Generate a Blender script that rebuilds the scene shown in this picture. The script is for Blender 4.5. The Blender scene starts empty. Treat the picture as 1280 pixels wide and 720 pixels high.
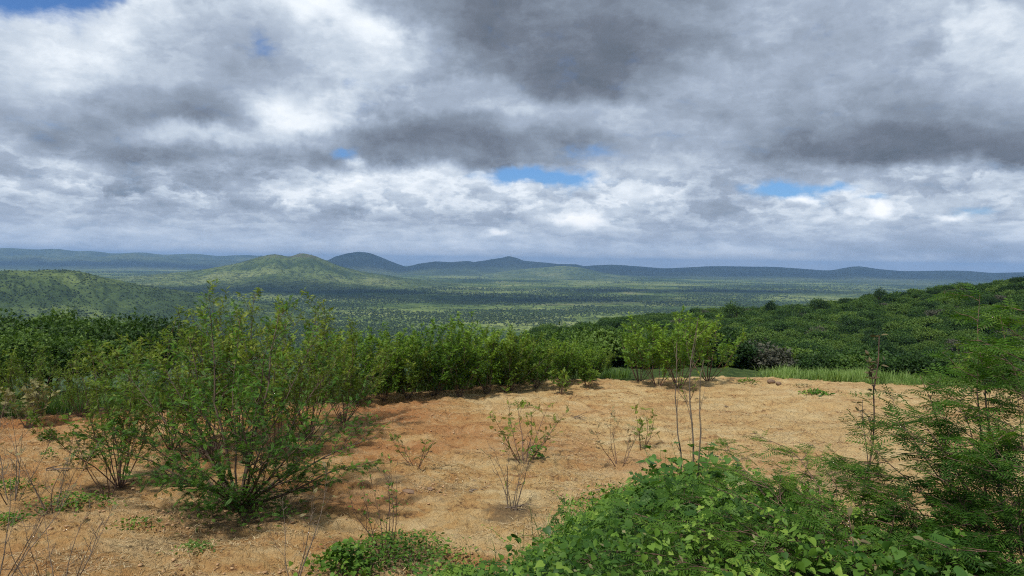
import bpy, math, random
import numpy as np
from mathutils import Matrix, Vector

S = bpy.context.scene
COL = S.collection
R_ = math.radians

# ------------------------------------------------------------------ camera
F = 924.0                                   # focal length in photo pixels (photo is 1280 x 720)
CAM = np.array([0.0, 0.0, 3.5])
camd = bpy.data.cameras.new("camera")
camd.sensor_width = 36.0
camd.lens = 36.0 * F / 1280.0
camd.clip_start = 0.05
camd.clip_end = 200000.0
cam = bpy.data.objects.new("camera", camd)
COL.objects.link(cam)
CM = Matrix.Rotation(R_(90 - 1.95), 4, 'X') @ Matrix.Rotation(R_(0.76), 4, 'Z')
cam.matrix_world = Matrix.Translation(Vector(CAM)) @ CM
S.camera = cam
CR = np.array(CM.to_3x3())

def ray(px, py):
    d = CR @ np.array([(px - 640.0) / F, -(py - 360.0) / F, -1.0])
    return d / np.linalg.norm(d)

def pix_ae(px, py):
    d = ray(px, py)
    return math.atan2(d[0], d[1]), math.asin(d[2])

def at(px, py, dist):
    """point seen at that photo pixel at horizontal distance dist"""
    d = ray(px, py)
    return CAM + d * (dist / math.hypot(d[0], d[1]))

# ------------------------------------------------------------------ render and colour
S.view_settings.view_transform = 'Standard'
S.view_settings.look = 'None'
S.view_settings.exposure = 0.27
S.view_settings.gamma = 1.0
S.render.engine = 'CYCLES'
S.cycles.use_denoising = False
S.cycles.filter_width = 1.1
S.cycles.max_bounces = 5
S.cycles.diffuse_bounces = 3
S.cycles.glossy_bounces = 1
S.cycles.transmission_bounces = 3
S.cycles.transparent_max_bounces = 6
S.cycles.volume_bounces = 0
S.cycles.caustics_reflective = False
S.cycles.caustics_refractive = False

# ------------------------------------------------------------------ node helper
class G:
    def __init__(self, nt):
        self.nt = nt
    def put(self, sock, v):
        if isinstance(v, bpy.types.NodeSocket):
            self.nt.links.new(v, sock)
        elif v is not None:
            sock.default_value = v
    def node(self, t, **kw):
        n = self.nt.nodes.new(t)
        for k, v in kw.items():
            setattr(n, k, v)
        return n
    def m(self, op, a, b=None, c=None, clamp=False):
        n = self.node('ShaderNodeMath', operation=op, use_clamp=clamp)
        for i, v in enumerate((a, b, c)):
            if v is not None:
                self.put(n.inputs[i], v)
        return n.outputs[0]
    def v(self, op, a, b=None, c=None, out=0):
        n = self.node('ShaderNodeVectorMath', operation=op)
        for i, x in enumerate((a, b, c)):
            if x is not None:
                self.put(n.inputs[i], x)
        return n.outputs[out]
    def noise(self, vec, scale, detail=4, rough=0.5, lac=2.0, dist=0.0, col=False):
        n = self.node('ShaderNodeTexNoise')
        self.put(n.inputs['Vector'], vec)
        n.inputs['Scale'].default_value = scale
        n.inputs['Detail'].default_value = detail
        n.inputs['Roughness'].default_value = rough
        n.inputs['Lacunarity'].default_value = lac
        n.inputs['Distortion'].default_value = dist
        return n.outputs[1 if col else 0]
    def ss(self, x, a, b, lo=0.0, hi=1.0):
        n = self.node('ShaderNodeMapRange', interpolation_type='SMOOTHSTEP')
        self.put(n.inputs[0], x)
        n.inputs[1].default_value = a
        n.inputs[2].default_value = b
        n.inputs[3].default_value = lo
        n.inputs[4].default_value = hi
        return n.outputs[0]
    def mix(self, f, a, b):
        n = self.node('ShaderNodeMix', data_type='RGBA')
        self.put(n.inputs[0], f)
        self.put(n.inputs[6], a if isinstance(a, bpy.types.NodeSocket) else (*a, 1))
        self.put(n.inputs[7], b if isinstance(b, bpy.types.NodeSocket) else (*b, 1))
        return n.outputs[2]
    def ramp(self, f, stops):
        n = self.node('ShaderNodeValToRGB')
        cr = n.color_ramp
        while len(cr.elements) < len(stops):
            cr.elements.new(0.5)
        for e, (p, c) in zip(cr.elements, stops):
            e.position = p
            e.color = (*c, 1)
        self.put(n.inputs[0], f)
        return n.outputs[0]
    def comb(self, x, y, z):
        n = self.node('ShaderNodeCombineXYZ')
        self.put(n.inputs[0], x); self.put(n.inputs[1], y); self.put(n.inputs[2], z)
        return n.outputs[0]
    def sep(self, v):
        n = self.node('ShaderNodeSeparateXYZ')
        self.put(n.inputs[0], v)
        return n.outputs

# ------------------------------------------------------------------ sun and sky
SUN_EL, SUN_AZ = R_(58), R_(215)             # compass direction of the sun, clockwise from +Y
sun_dir = Vector((math.sin(SUN_AZ) * math.cos(SUN_EL), math.cos(SUN_AZ) * math.cos(SUN_EL), math.sin(SUN_EL)))
ld = bpy.data.lights.new("sun", 'SUN')
ld.energy = 3.3
ld.angle = R_(5)
ld.color = (1.0, 0.95, 0.86)
lo = bpy.data.objects.new("sun", ld)
lo.rotation_euler = sun_dir.to_track_quat('Z', 'Y').to_euler()
COL.objects.link(lo)

W = bpy.data.worlds.new("World")
S.world = W
W.use_nodes = True
W.node_tree.nodes.clear()
g = G(W.node_tree)
SKY_K = 0.1
sky = g.node('ShaderNodeTexSky', sky_type='NISHITA')
sky.sun_disc = False
sky.sun_elevation = SUN_EL
sky.sun_rotation = SUN_AZ
sky.altitude = 500
tc = g.node('ShaderNodeTexCoord')
dirv = g.v('NORMALIZE', tc.outputs['Generated'])
dx, dy, dz = g.sep(dirv)
az = g.m('ARCTAN2', dx, dy)
el = g.m('ARCSINE', dz)
AE = g.comb(az, el, 0.0)
# the cloud field laid out across the view to the north; beyond it the noise alone carries on
dyc = g.m('MAXIMUM', dy, 0.35)
X_ = g.m('DIVIDE', dx, dyc)
Y_ = g.m('MULTIPLY_ADD', X_, 0.0133, g.m('DIVIDE', dz, dyc))
XY = g.comb(X_, Y_, 0.0)
w1 = g.v('SUBTRACT', g.noise(AE, 6.0, 5, 0.60, col=True), (0.5, 0.5, 0.5))
w2 = g.v('SUBTRACT', g.noise(AE, 30.0, 4, 0.6, col=True), (0.5, 0.5, 0.5))
low = g.ss(el, 0.150, 0.095)
hi = g.m('SUBTRACT', 1.0, low)
wA = g.v('SCALE', g.v('MULTIPLY', w1, (0.16, 0.10, 0)))
g.put(g.nt.nodes[-1].inputs['Scale'], g.m('MULTIPLY_ADD', hi, 0.65, 0.35))
XYw = g.v('ADD', XY, g.v('ADD', wA, g.v('MULTIPLY', w2, (0.034, 0.018, 0))))
xw, yw, _ = g.sep(XYw)
PX = [0, 80, 160, 240, 320, 400, 480, 560, 640, 720, 800, 880, 960, 1040, 1120, 1200, 1280]
ROWS = [  # photo row, grey level across
    (10,  [175, 175, 180, 178, 180, 200, 150, 125, 125, 122, 128, 140, 158, 165, 170, 175, 175]),
    (45,  [180, 180, 190, 170, 165, 178, 195, 125, 120, 116, 118, 130, 150, 162, 165, 170, 182]),
    (80,  [178, 195, 185, 160, 158, 175, 185, 150, 128, 112, 122, 150, 158, 160, 162, 165, 178]),
    (112, [180, 190, 175, 155, 150, 180, 172, 155, 150, 118, 140, 158, 150, 152, 152, 155, 160]),
    (140, [175, 165, 148, 135, 165, 190, 160, 160, 168, 165, 165, 152, 145, 142, 135, 135, 140]),
    (160, [168, 150, 140, 125, 160, 205, 140, 130, 150, 155, 168, 165, 140, 120, 110, 112, 118]),
    (180, [165, 140, 165, 185, 175, 165, 118, 118, 122, 130, 160, 158, 122, 105, 100, 103, 110]),
    (202, [172, 150, 130, 140, 142, 128, 128, 130, 125, 150, 172, 160, 135, 160, 165, 170, 165]),
    (225, [150, 175, 162, 155, 150, 175, 200, 188, 185, 178, 190, 165, 165, 190, 172, 165, 175]),
    (250, [165, 172, 160, 165, 180, 195, 185, 190, 178, 185, 185, 160, 170, 185, 185, 170, 175]),
    (275, [165, 170, 158, 155, 160, 162, 158, 162, 170, 195, 172, 162, 170, 178, 168, 160, 185]),
    (296, [172, 170, 172, 172, 168, 168, 172, 178, 182, 170, 168, 165, 165, 152, 145, 140, 150]),
    (318, [178, 180, 182, 184, 186, 186, 188, 190, 192, 194, 196, 200, 202, 204, 204, 206, 206]),
]
rows_e = [(328.5 - y) / F for y, _ in ROWS]
xt = g.m('MULTIPLY_ADD', xw, F / 1280.0, 0.5, clamp=True)
V = None
for i, (y, lv) in enumerate(ROWS):
    n = g.node('ShaderNodeValToRGB'); cr = n.color_ramp; cr.interpolation = 'CARDINAL'
    while len(cr.elements) < len(lv): cr.elements.new(0.5)
    for e_, p_, l_ in zip(cr.elements, PX, lv):
        e_.position = p_ / 1280.0; c_ = l_ / 255.0; e_.color = (c_, c_, c_, 1)
    g.put(n.inputs[0], xt)
    if V is None:
        V = n.outputs[0]
    else:   # rows run from the top down: blend into the next row below
        mixn = g.node('ShaderNodeMix', data_type='FLOAT')
        g.put(mixn.inputs[0], g.ss(yw, rows_e[i - 1], rows_e[i]))
        g.put(mixn.inputs[2], V); g.put(mixn.inputs[3], n.outputs[0]); V = mixn.outputs[0]
V = g.m('MULTIPLY_ADD', V, 1.10, -0.062)
mixn = g.node('ShaderNodeMix', data_type='FLOAT')
g.put(mixn.inputs[0], g.ss(el, 0.42, 0.75)); g.put(mixn.inputs[2], V); mixn.inputs[3].default_value = 0.63; V = mixn.outputs[0]

def blobs(lst, coord):
    acc = None
    for (px, py, rx, ry, amp) in lst:
        a, e = (px - 640) / F, (328.5 - py) / F
        sx, sy = F / rx, F / ry
        q = g.v('MULTIPLY_ADD', coord, (sx, sy, 0), (-a * sx, -e * sy, 0))
        d = g.v('DOT_PRODUCT', q, q, out=1)
        acc = g.m('MULTIPLY_ADD', g.m('POWER', 0.3679, d), amp, acc if acc is not None else 0.0)
    return acc
BR = [(345, 150, 26, 26, 0.13), (720, 273, 24, 8, 0.22), (995, 238, 24, 5, 0.25), (1098, 250, 12, 9, 0.26), (1190, 256, 20, 4, 0.2), (616, 290, 14, 4, 0.28), (448, 208, 14, 6, 0.25), (1060, 250, 10, 5, 0.2)]
HO = [(45, -6, 95, 40, 2.6), (328, 70, 20, 14, 0.70), (430, 197, 20, 8, 1.1), (650, 219, 54, 10, 1.25), (712, 222, 34, 10, 1.0),
      (965, 229, 42, 10, 1.4), (1040, 222, 40, 6, 0.9), (1085, 234, 26, 4, 0.7), (1210, 246, 30, 8, 0.55), (735, 190, 40, 12, 0.5)]
XYf = g.v('ADD', XY, g.v('ADD', g.v('MULTIPLY', w1, (0.05, 0.02, 0)), g.v('MULTIPLY', w2, (0.040, 0.020, 0))))
bsum = blobs(BR, XYf)
hsum = blobs(HO, XYf)

# heaped cumulus: rounded cells whose upper flank is lit and whose base is grey, in three sizes
def heap(scale, asp, warp, off, det=5):
    wv = g.v('SUBTRACT', g.noise(AE, scale * 1.1, det, 0.62, col=True), (0.5, 0.5, 0.5))
    c = g.v('ADD', g.v('MULTIPLY_ADD', AE, (scale, scale * asp, 0), (off, off, 0)), g.v('MULTIPLY', wv, (warp, warp, 0)))
    vn = g.node('ShaderNodeTexVoronoi', voronoi_dimensions='2D', feature='SMOOTH_F1')
    g.put(vn.inputs['Vector'], c); vn.inputs['Scale'].default_value = 1.0; vn.inputs['Smoothness'].default_value = 0.35
    loc = g.v('SUBTRACT', c, vn.outputs['Position'])
    ly = g.sep(loc)[1]
    return g.m('SUBTRACT', ly, g.m('MULTIPLY', g.m('SUBTRACT', vn.outputs['Distance'], 0.45), 0.25))
hA = heap(5.5, 1.5, 2.2, 1.7)
hB = heap(13.0, 2.0, 2.2, 5.2)
hC = heap(26.0, 4.2, 2.4, 9.9)
nA = g.noise(g.v('MULTIPLY', AE, (1, 1.5, 1)), 11.0, 9, 0.60, 2.1, 0.3)
nB = g.noise(g.comb(az, g.m('MULTIPLY', g.m('POWER', g.m('MAXIMUM', el, 0.0), 0.72), 1.9), 0.0), 22.0, 8, 0.60, 2.1, 0.2)
vlow = g.ss(el, 0.078, 0.030)
def lerp(a_, b_, t_):
    return g.m('ADD', g.m('MULTIPLY', a_, g.m('SUBTRACT', 1.0, t_)), g.m('MULTIPLY', b_, t_))
hsh = lerp(lerp(hA, hB, low), hC, vlow)
br = g.m('ADD', V, bsum)
br = g.m('MULTIPLY_ADD', hsh, g.m('MULTIPLY', lerp(0.06, 0.085, low), g.m('MULTIPLY_ADD', vlow, -0.72, 1.0)), br)
br = g.m('MULTIPLY_ADD', g.m('SUBTRACT', nA, 0.5), lerp(0.18, 0.22, low), br)
br = g.m('MULTIPLY_ADD', g.m('SUBTRACT', nB, 0.5), lerp(0.06, 0.24, low), br)
# clearer outlines where one cloud stands in front of another
eA = g.noise(g.v('ADD', g.v('MULTIPLY', AE, (1, 1.6, 1)), g.v('MULTIPLY', w2, (0.02, 0.02, 0))), 6.0, 10, 0.60, 2.0, 0.0)
eB = g.noise(g.v('ADD', g.v('MULTIPLY', AE, (1, 2.3, 1)), g.v('MULTIPLY', w2, (0.015, 0.02, 0))), 15.0, 9, 0.58, 2.0, 0.0)
edA = g.m('SUBTRACT', g.ss(eA, 0.465, 0.555), g.ss(eA, 0.50, 0.72))
edB = g.m('SUBTRACT', g.ss(eB, 0.460, 0.550), g.ss(eB, 0.50, 0.70))
br = g.m('MULTIPLY_ADD', g.m('SUBTRACT', edA, 0.25), lerp(0.045, 0.02, low), br)
br = g.m('MULTIPLY_ADD', g.m('SUBTRACT', edB, 0.25), lerp(0.025, g.m('MULTIPLY_ADD', vlow, -0.05, 0.085), low), br)
# grey level (as seen) -> colour
def lin(c): return tuple(((x / 255 + 0.055) / 1.055) ** 2.4 if x > 10 else x / 3294 for x in c)
cloud_col = g.ramp(br, [(0.34, lin((86, 95, 106))), (0.44, lin((106, 114, 127))), (0.54, lin((130, 141, 156))), (0.64, lin((156, 168, 185))),
                        (0.72, lin((186, 197, 210))), (0.82, lin((222, 229, 236))), (0.95, lin((246, 248, 250)))])
farmix = g.ss(el, 0.070, 0.004, 0.0, 0.45)
cloud_col = g.mix(farmix, cloud_col, lin((176, 192, 216)))
hb = g.m('MULTIPLY_ADD', g.m('SUBTRACT', nB, 0.5), -1.5, hsum)
hb = g.m('MULTIPLY_ADD', hsh, -0.20, hb)
cover = g.ss(hb, 0.10, 1.15, 1.0, 0.0)
blue = g.v('MULTIPLY', sky.outputs[0], (0.42, 0.66, 1.0))
bluek = g.v('SCALE', blue)
g.nt.nodes[-1].inputs['Scale'].default_value = 1.0
cl = g.v('SCALE', cloud_col)
g.nt.nodes[-1].inputs['Scale'].default_value = 1.0 / SKY_K
fin = g.mix(cover, bluek, cl)
bg = g.node('ShaderNodeBackground')
g.put(bg.inputs[0], fin)
bg.inputs[1].default_value = SKY_K
wo = g.node('ShaderNodeOutputWorld')
g.nt.links.new(bg.outputs[0], wo.inputs[0])
W.cycles.sampling_method = 'MANUAL'
W.cycles.sample_map_resolution = 512

# ------------------------------------------------------------------ numpy noise
def _hash(ix, iy, seed):
    n = (ix.astype(np.int64) * 374761393 + iy.astype(np.int64) * 668265263 + seed * 974634777) & 0x7fffffff
    n = ((n ^ (n >> 13)) * 1274126177) & 0x7fffffff
    n = n ^ (n >> 16)
    return (n & 0xffff) / 65535.0

def vnoise(x, y, seed=0):
    ix, iy = np.floor(x), np.floor(y)
    fx, fy = x - ix, y - iy
    fx = fx * fx * fx * (fx * (fx * 6 - 15) + 10); fy = fy * fy * fy * (fy * (fy * 6 - 15) + 10)
    a = _hash(ix, iy, seed); b = _hash(ix + 1, iy, seed); c = _hash(ix, iy + 1, seed); d = _hash(ix + 1, iy + 1, seed)
    return (a + (b - a) * fx) * (1 - fy) + (c + (d - c) * fx) * fy

def fbm(x, y, octaves=4, seed=0, gain=0.5):
    x = np.asarray(x, float); y = np.asarray(y, float)
    s = 0.0; a = 0.5; t = 0.0
    for o in range(octaves):
        s = s + a * vnoise(x + 17.3 * o, y - 9.1 * o, seed + o * 31)
        t += a; a *= gain
        x, y = x * 1.93 + y * 0.35, y * 1.93 - x * 0.35
    return s / t - 0.5

def sstep(x, a, b):
    t = np.clip((x - a) / (b - a), 0, 1)
    return t * t * (3 - 2 * t)

# ------------------------------------------------------------------ terrain
PLAIN = -120.0
az_of = lambda px: math.atan2((px - 640) / F, 1.0)
TAZ = np.array([-3.2] + [az_of(p) for p in (560, 690, 800, 900, 1000, 1100, 1200, 1290)] + [1.1, 3.2])
TR = np.array([0, 21.5, 30, 45, 70, 95, 150, 215, 260, 400, 600, 900.])
_left = [0, 0, -1.2, -4, -9, -14, -25, -37, -45, -70, -98, -119]
def _col(crest, end=-119):
    return [0, 0, -0.4, -4.0, -8.5, -10.3, (-10.3 + crest) / 2, crest, crest - 2.5, crest - 28, -80, end]
TZ = np.array([_left, _left,
               [0, 0, -0.8, -4.5, -9.5, -11.5, -12.2, -17.5, -24, -50, -90, -119],
               [0, 0, -0.6, -4.2, -9, -10.8, -10.6, -13.5, -18, -45, -88, -119],
               _col(-11.2), _col(-9.8), _col(-6.2), _col(-3.2), _col(-0.6), _col(1.5), _left])

def table(x, y):
    r = np.hypot(x, y); a = np.arctan2(x, y)
    ai = np.clip(np.searchsorted(TAZ, a) - 1, 0, len(TAZ) - 2)
    ri = np.clip(np.searchsorted(TR, r) - 1, 0, len(TR) - 2)
    fa = np.clip((a - TAZ[ai]) / (TAZ[ai + 1] - TAZ[ai]), 0, 1); fa = fa * fa * (3 - 2 * fa)
    fr = np.clip((r - TR[ri]) / (TR[ri + 1] - TR[ri]), 0, 1)
    z0 = TZ[ai, ri] * (1 - fr) + TZ[ai, ri + 1] * fr
    z1 = TZ[ai + 1, ri] * (1 - fr) + TZ[ai + 1, ri + 1] * fr
    return z0 * (1 - fa) + z1 * fa

def bank_t(x, y):
    edge = 4.4 + 3.7 * sstep(x, -1.7, -0.5) + 2.2 * sstep(x, -0.4, 1.3) + 0.5 * fbm(x * 0.9, y * 0.9, 3, 5)
    edge = edge - 2.3 * sstep(x, 2.0, 3.6)
    edge = edge + 0.7 * fbm(x * 2.6, y * 2.6, 3, 6)
    return (edge - y) / 7.0

def hground(x, y, fine=True):
    x = np.asarray(x, float); y = np.asarray(y, float)
    r = np.hypot(x, y)
    z = table(x, y)
    z = z + sstep(r, 30, 90) * 1.2 * fbm(x / 28, y / 28, 3, 3) + sstep(r, 200, 900) * 12 * fbm(x / 160, y / 160, 3, 4)
    z = z + 1.75 * sstep(bank_t(x, y), 0, 1)
    near = 1 - sstep(r, 30, 60)
    z = z + near * 0.28 * fbm(x / 4.5, y / 4.5, 3, 7)
    if fine:
        z = z + near * (-0.075 + 0.10 * fbm(x * 1.3, y * 1.3, 4, 8) + 0.13 * np.abs(fbm(x * 4.0, y * 5.0, 4, 9, 0.65)) + 0.045 * sstep(fbm(x * 0.9, y * 2.0, 4, 29, 0.6), 0.0, 0.06) + 0.035 * sstep(fbm(x * 2.2, y * 4.4, 3, 30, 0.6), 0.02, 0.08) + 0.035 * fbm(x * 14, y * 14, 3, 19, 0.6) - 0.07 * sstep(0.035 - np.abs(fbm(x / 2.6 + 0.25 * y, y / 1.8, 3, 23)), 0, 0.03))
    return z

def hplain(x, y):
    r = np.hypot(x, y)
    return PLAIN + 14 * fbm(x / 1400, y / 1400, 4, 11) * sstep(r, 900, 2000) + 5 * fbm(x / 300, y / 300, 3, 12) * sstep(r, 900, 1500)

def H(x, y, fine=False):
    x = np.asarray(x, float); y = np.asarray(y, float)
    r = np.hypot(x, y)
    k = sstep(r, 700, 900)
    return hground(x, y, fine) * (1 - k) + hplain(x, y) * k

def on_ground(px, py, rmax=400):
    d = ray(px, py); h = math.hypot(d[0], d[1])
    rr = np.geomspace(1.5, rmax, 4000)
    p = CAM[None, :] + d[None, :] * (rr / h)[:, None]
    below = p[:, 2] < H(p[:, 0], p[:, 1])
    i = int(np.argmax(below)) if below.any() else len(rr) - 1
    return np.array([p[i, 0], p[i, 1], float(H(p[i, 0], p[i, 1]))])

# ------------------------------------------------------------------ mesh helpers
def new_mesh(name, verts, quads=None, tris=None, mats=(), tint=None, smooth=False, attrs=None):
    me = bpy.data.meshes.new(name)
    verts = np.asarray(verts, np.float32).reshape(-1, 3)
    q = np.zeros((0, 4), np.int32) if quads is None or len(quads) == 0 else np.asarray(quads, np.int32)
    t = np.zeros((0, 3), np.int32) if tris is None or len(tris) == 0 else np.asarray(tris, np.int32)
    me.vertices.add(len(verts))
    me.vertices.foreach_set('co', verts.ravel())
    idx = np.concatenate([q.ravel(), t.ravel()]).astype(np.int32)
    me.loops.add(len(idx))
    me.loops.foreach_set('vertex_index', idx)
    n = len(q) + len(t)
    me.polygons.add(n)
    ls = np.concatenate([np.arange(len(q)) * 4, len(q) * 4 + np.arange(len(t)) * 3]).astype(np.int32)
    me.polygons.foreach_set('loop_start', ls)
    if smooth:
        me.polygons.foreach_set('use_smooth', np.ones(n, bool))
    me.update(calc_edges=True)
    for m in mats:
        me.materials.append(m)
    if tint is not None:
        a = me.attributes.new('tint', 'FLOAT', 'POINT')
        a.data.foreach_set('value', np.asarray(tint, np.float32))
    for k, v in (attrs or {}).items():
        a = me.attributes.new(k, 'FLOAT', 'POINT')
        a.data.foreach_set('value', np.asarray(v, np.float32))
    return me

def link(name, data, parent=None, loc=None, rz=None, sc=None):
    o = bpy.data.objects.new(name, data)
    COL.objects.link(o)
    if parent is not None:
        o.parent = parent
    if loc is not None:
        o.location = [float(c) for c in loc]
    if rz is not None:
        o.rotation_euler = (0, 0, rz)
    if sc is not None:
        o.scale = (sc, sc, sc) if not hasattr(sc, '__len__') else sc
    return o

def tag(o, label=None, cat=None, group=None, kind=None):
    if label: o['label'] = label
    if cat: o['category'] = cat
    if group: o['group'] = group
    if kind: o['kind'] = kind
    return o

class Acc:
    """collects quads and triangles into one mesh"""
    def __init__(self):
        self.v = []; self.q = []; self.t = []; self.tn = []; self.n = 0
    def add(self, v, q=None, t=None, tint=0.5):
        v = np.asarray(v, float).reshape(-1, 3)
        self.v.append(v)
        if q is not None and len(q): self.q.append(np.asarray(q, np.int64).reshape(-1, 4) + self.n)
        if t is not None and len(t): self.t.append(np.asarray(t, np.int64).reshape(-1, 3) + self.n)
        self.tn.append(np.full(len(v), tint) if np.isscalar(tint) else np.asarray(tint))
        self.n += len(v)
    def tube(self, pts, rad, k=5, tint=0.5):
        pts = np.asarray(pts, float); n = len(pts)
        rad = np.broadcast_to(np.asarray(rad, float), (n,))
        tan = np.gradient(pts, axis=0)
        tan /= np.linalg.norm(tan, axis=1)[:, None] + 1e-9
        ref = np.array([0.3, 0.2, 1.0]) if abs(tan[:, 2]).mean() < 0.8 else np.array([1.0, 0.2, 0.1])
        a = np.cross(tan, ref); a /= np.linalg.norm(a, axis=1)[:, None] + 1e-9
        b = np.cross(tan, a)
        th = np.arange(k) * 2 * math.pi / k
        ring = a[:, None, :] * np.cos(th)[None, :, None] + b[:, None, :] * np.sin(th)[None, :, None]
        v = pts[:, None, :] + ring * rad[:, None, None]
        i = np.arange(n - 1)[:, None] * k; j = np.arange(k)[None, :]; j2 = (j + 1) % k
        q = np.stack([i + j, i + j2, i + k + j2, i + k + j], -1).reshape(-1, 4)
        self.add(v.reshape(-1, 3), q, None, tint)
    def leaves(self, tpl, pos, ax, up, scale, tint):
        """tpl = (verts, quads, tris); ax = leaf direction, up = leaf normal"""
        pos = np.asarray(pos, float)
        if len(pos) == 0: return
        V, Q, T = tpl
        ax = ax / (np.linalg.norm(ax, axis=1)[:, None] + 1e-9)
        sd = np.cross(ax, up); sd /= np.linalg.norm(sd, axis=1)[:, None] + 1e-9
        nn = np.cross(sd, ax)
        sc = np.asarray(scale, float)[:, None, None]
        w = pos[:, None, :] + sc * (V[None, :, 0:1] * sd[:, None, :] + V[None, :, 1:2] * ax[:, None, :] + V[None, :, 2:3] * nn[:, None, :])
        N, m = len(pos), len(V)
        off = (np.arange(N) * m)[:, None, None]
        q = (Q[None] + off).reshape(-1, 4) if len(Q) else None
        t = (T[None] + off).reshape(-1, 3) if len(T) else None
        self.add(w.reshape(-1, 3), q, t, np.repeat(tint, m))
    def mesh(self, name, mat, smooth=False):
        return new_mesh(name, np.concatenate(self.v), np.concatenate(self.q) if self.q else None,
                        np.concatenate(self.t) if self.t else None, [mat], np.concatenate(self.tn), smooth)

# ------------------------------------------------------------------ leaf templates (length 1 along +Y)
def tpl_join(parts):
    V, Q, T = [], [], []; n = 0
    for v, q, t in parts:
        V.append(np.asarray(v, float))
        if len(q): Q.append(np.asarray(q) + n)
        if len(t): T.append(np.asarray(t) + n)
        n += len(v)
    return (np.concatenate(V), np.concatenate(Q) if Q else np.zeros((0, 4), int), np.concatenate(T) if T else np.zeros((0, 3), int))

def rhomb(base, d, l, w, lift=0.0):
    d = np.asarray(d, float); d /= np.linalg.norm(d)
    s = np.array([-d[1], d[0], 0]); b = np.asarray(base, float)
    return ([b, b + d * l * .5 + s * w, b + d * l + np.array([0, 0, -lift]), b + d * l * .5 - s * w], [[0, 1, 2, 3]], [])

def tpl_pinnate(n=6, ll=0.26, lw=0.085, ang=58):
    ps = []
    for i in range(n):
        y = 0.14 + 0.80 * i / n
        k = math.sin(math.pi * (0.25 + 0.6 * i / n))
        for s in (-1, 1):
            a = R_(ang)
            ps.append(rhomb([0, y, 0.02 * k], [s * math.sin(a), math.cos(a), 0.10], ll * k, lw * k, 0.03))
    ps.append(rhomb([0, 0.9, 0], [0, 1, 0], ll, lw))
    ps.append(([[-0.008, 0, 0], [0.008, 0, 0], [0, 0.95, 0]], [], [[0, 1, 2]]))
    return tpl_join(ps)

def tpl_bipinnate(n=6, m=6):
    ps = [([[-0.008, 0, 0], [0.008, 0, 0], [0, 0.98, 0]], [], [[0, 1, 2]])]
    for i in range(n):
        y = 0.16 + 0.80 * i / (n - 1)
        k = math.sin(math.pi * (0.28 + 0.55 * i / n))
        L = 0.42 * k
        for s in (-1, 1):
            a = R_(62 - 14 * i / n)
            d = np.array([s * math.sin(a), math.cos(a), 0.0])
            nrm = np.array([-d[1], d[0], 0])
            for j in range(m):
                t = (j + 0.6) / m
                b = np.array([0, y, 0]) + d * L * t + np.array([0, 0, 0.03 * math.sin(t * 3) - 0.05 * t * t])
                w = L / m * 0.50
                h = 0.120 * (0.7 + 0.5 * math.sin(t * 2.8))
                for s2 in (-1, 1):
                    ps.append(([b - d * w * 0.5, b + d * w * 0.5, b + nrm * s2 * h + d * w * 0.7], [], [[0, 1, 2]]))
    return tpl_join(ps)

def tpl_ovate(w=0.36, fold=0.10, droop=0.12, rows=4):
    V = []; Q = []; T = []
    for i in range(rows + 1):
        t = i / rows
        ww = w * (math.sin(math.pi * min(1, t ** 0.72 + 0.0)) ** 0.8) if 0 < t < 1 else 0
        z = -droop * t * t
        V += [[-ww, t, z + fold * ww / w if w else z], [0, t, z], [ww, t, z + fold * ww / w]]
    for i in range(rows):
        a = i * 3
        for k in (0, 1):
            Q.append([a + k, a + k + 1, a + k + 4, a + k + 3])
    return (np.array(V, float), np.array(Q), np.zeros((0, 3), int))

def tpl_heart(): 
    pts = [(0, 0.06), (-0.20, -0.05), (-0.40, 0.10), (-0.44, 0.34), (-0.30, 0.62), (-0.12, 0.86), (0, 1.0)]
    V = [[x, y, 0.10 * abs(x) / 0.44 - 0.16 * y * y] for x, y in pts]
    V += [[-x, y, 0.10 * abs(x) / 0.44 - 0.16 * y * y] for x, y in pts[1:-1]]
    V += [[0, 0.35, -0.02], [0, 0.62, -0.06]]
    T = [[0, 1, 12], [1, 2, 12], [2, 3, 12], [3, 13, 12], [3, 4, 13], [4, 5, 13], [5, 6, 13],
         [7, 0, 12], [8, 7, 12], [9, 8, 12], [13, 9, 12], [10, 9, 13], [11, 10, 13], [6, 11, 13]]
    return (np.array(V), np.zeros((0, 4), int), np.array(T))

TP_PIN = tpl_pinnate()
TP_PIN_S = tpl_pinnate(4, 0.34, 0.13)
def tpl_feather(n=7):
    ps = [([[-0.008, 0, 0], [0.008, 0, 0], [0, 0.98, 0]], [], [[0, 1, 2]])]
    for i in range(n):
        y = 0.12 + 0.84 * i / (n - 1); k = math.sin(math.pi * (0.30 + 0.50 * i / n))
        for s in (-1, 1):
            a = R_(66 - 20 * i / n)
            ps.append(rhomb([0, y, 0], [s * math.sin(a), math.cos(a), 0.10 if i % 2 else -0.05], 0.40 * k, 0.034, 0.05))
    return tpl_join(ps)
TP_BIP = tpl_feather()
TP_OV = tpl_ovate()
TP_OVN = tpl_ovate(0.24, 0.05, 0.15, 3)
TP_HEART = tpl_heart()
TP_SPRIG = tpl_join([rhomb([0, 0.1 * i, 0.03 * (i % 2)], [s * 0.9, 0.7, 0.25 * ((i * 7) % 3 - 1)], 0.5, 0.17, 0.05) for i, s in enumerate((-1, 1, -1, 1, 0.1))])
TP_TRI = tpl_join([rhomb([0, .25, 0], [-1, 0.45, 0.1], .6, .2, .05), rhomb([0, .25, 0], [1, 0.45, 0.1], .6, .2, .05), rhomb([0, .3, 0], [0, 1, 0.0], .7, .22, .1)])

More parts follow.
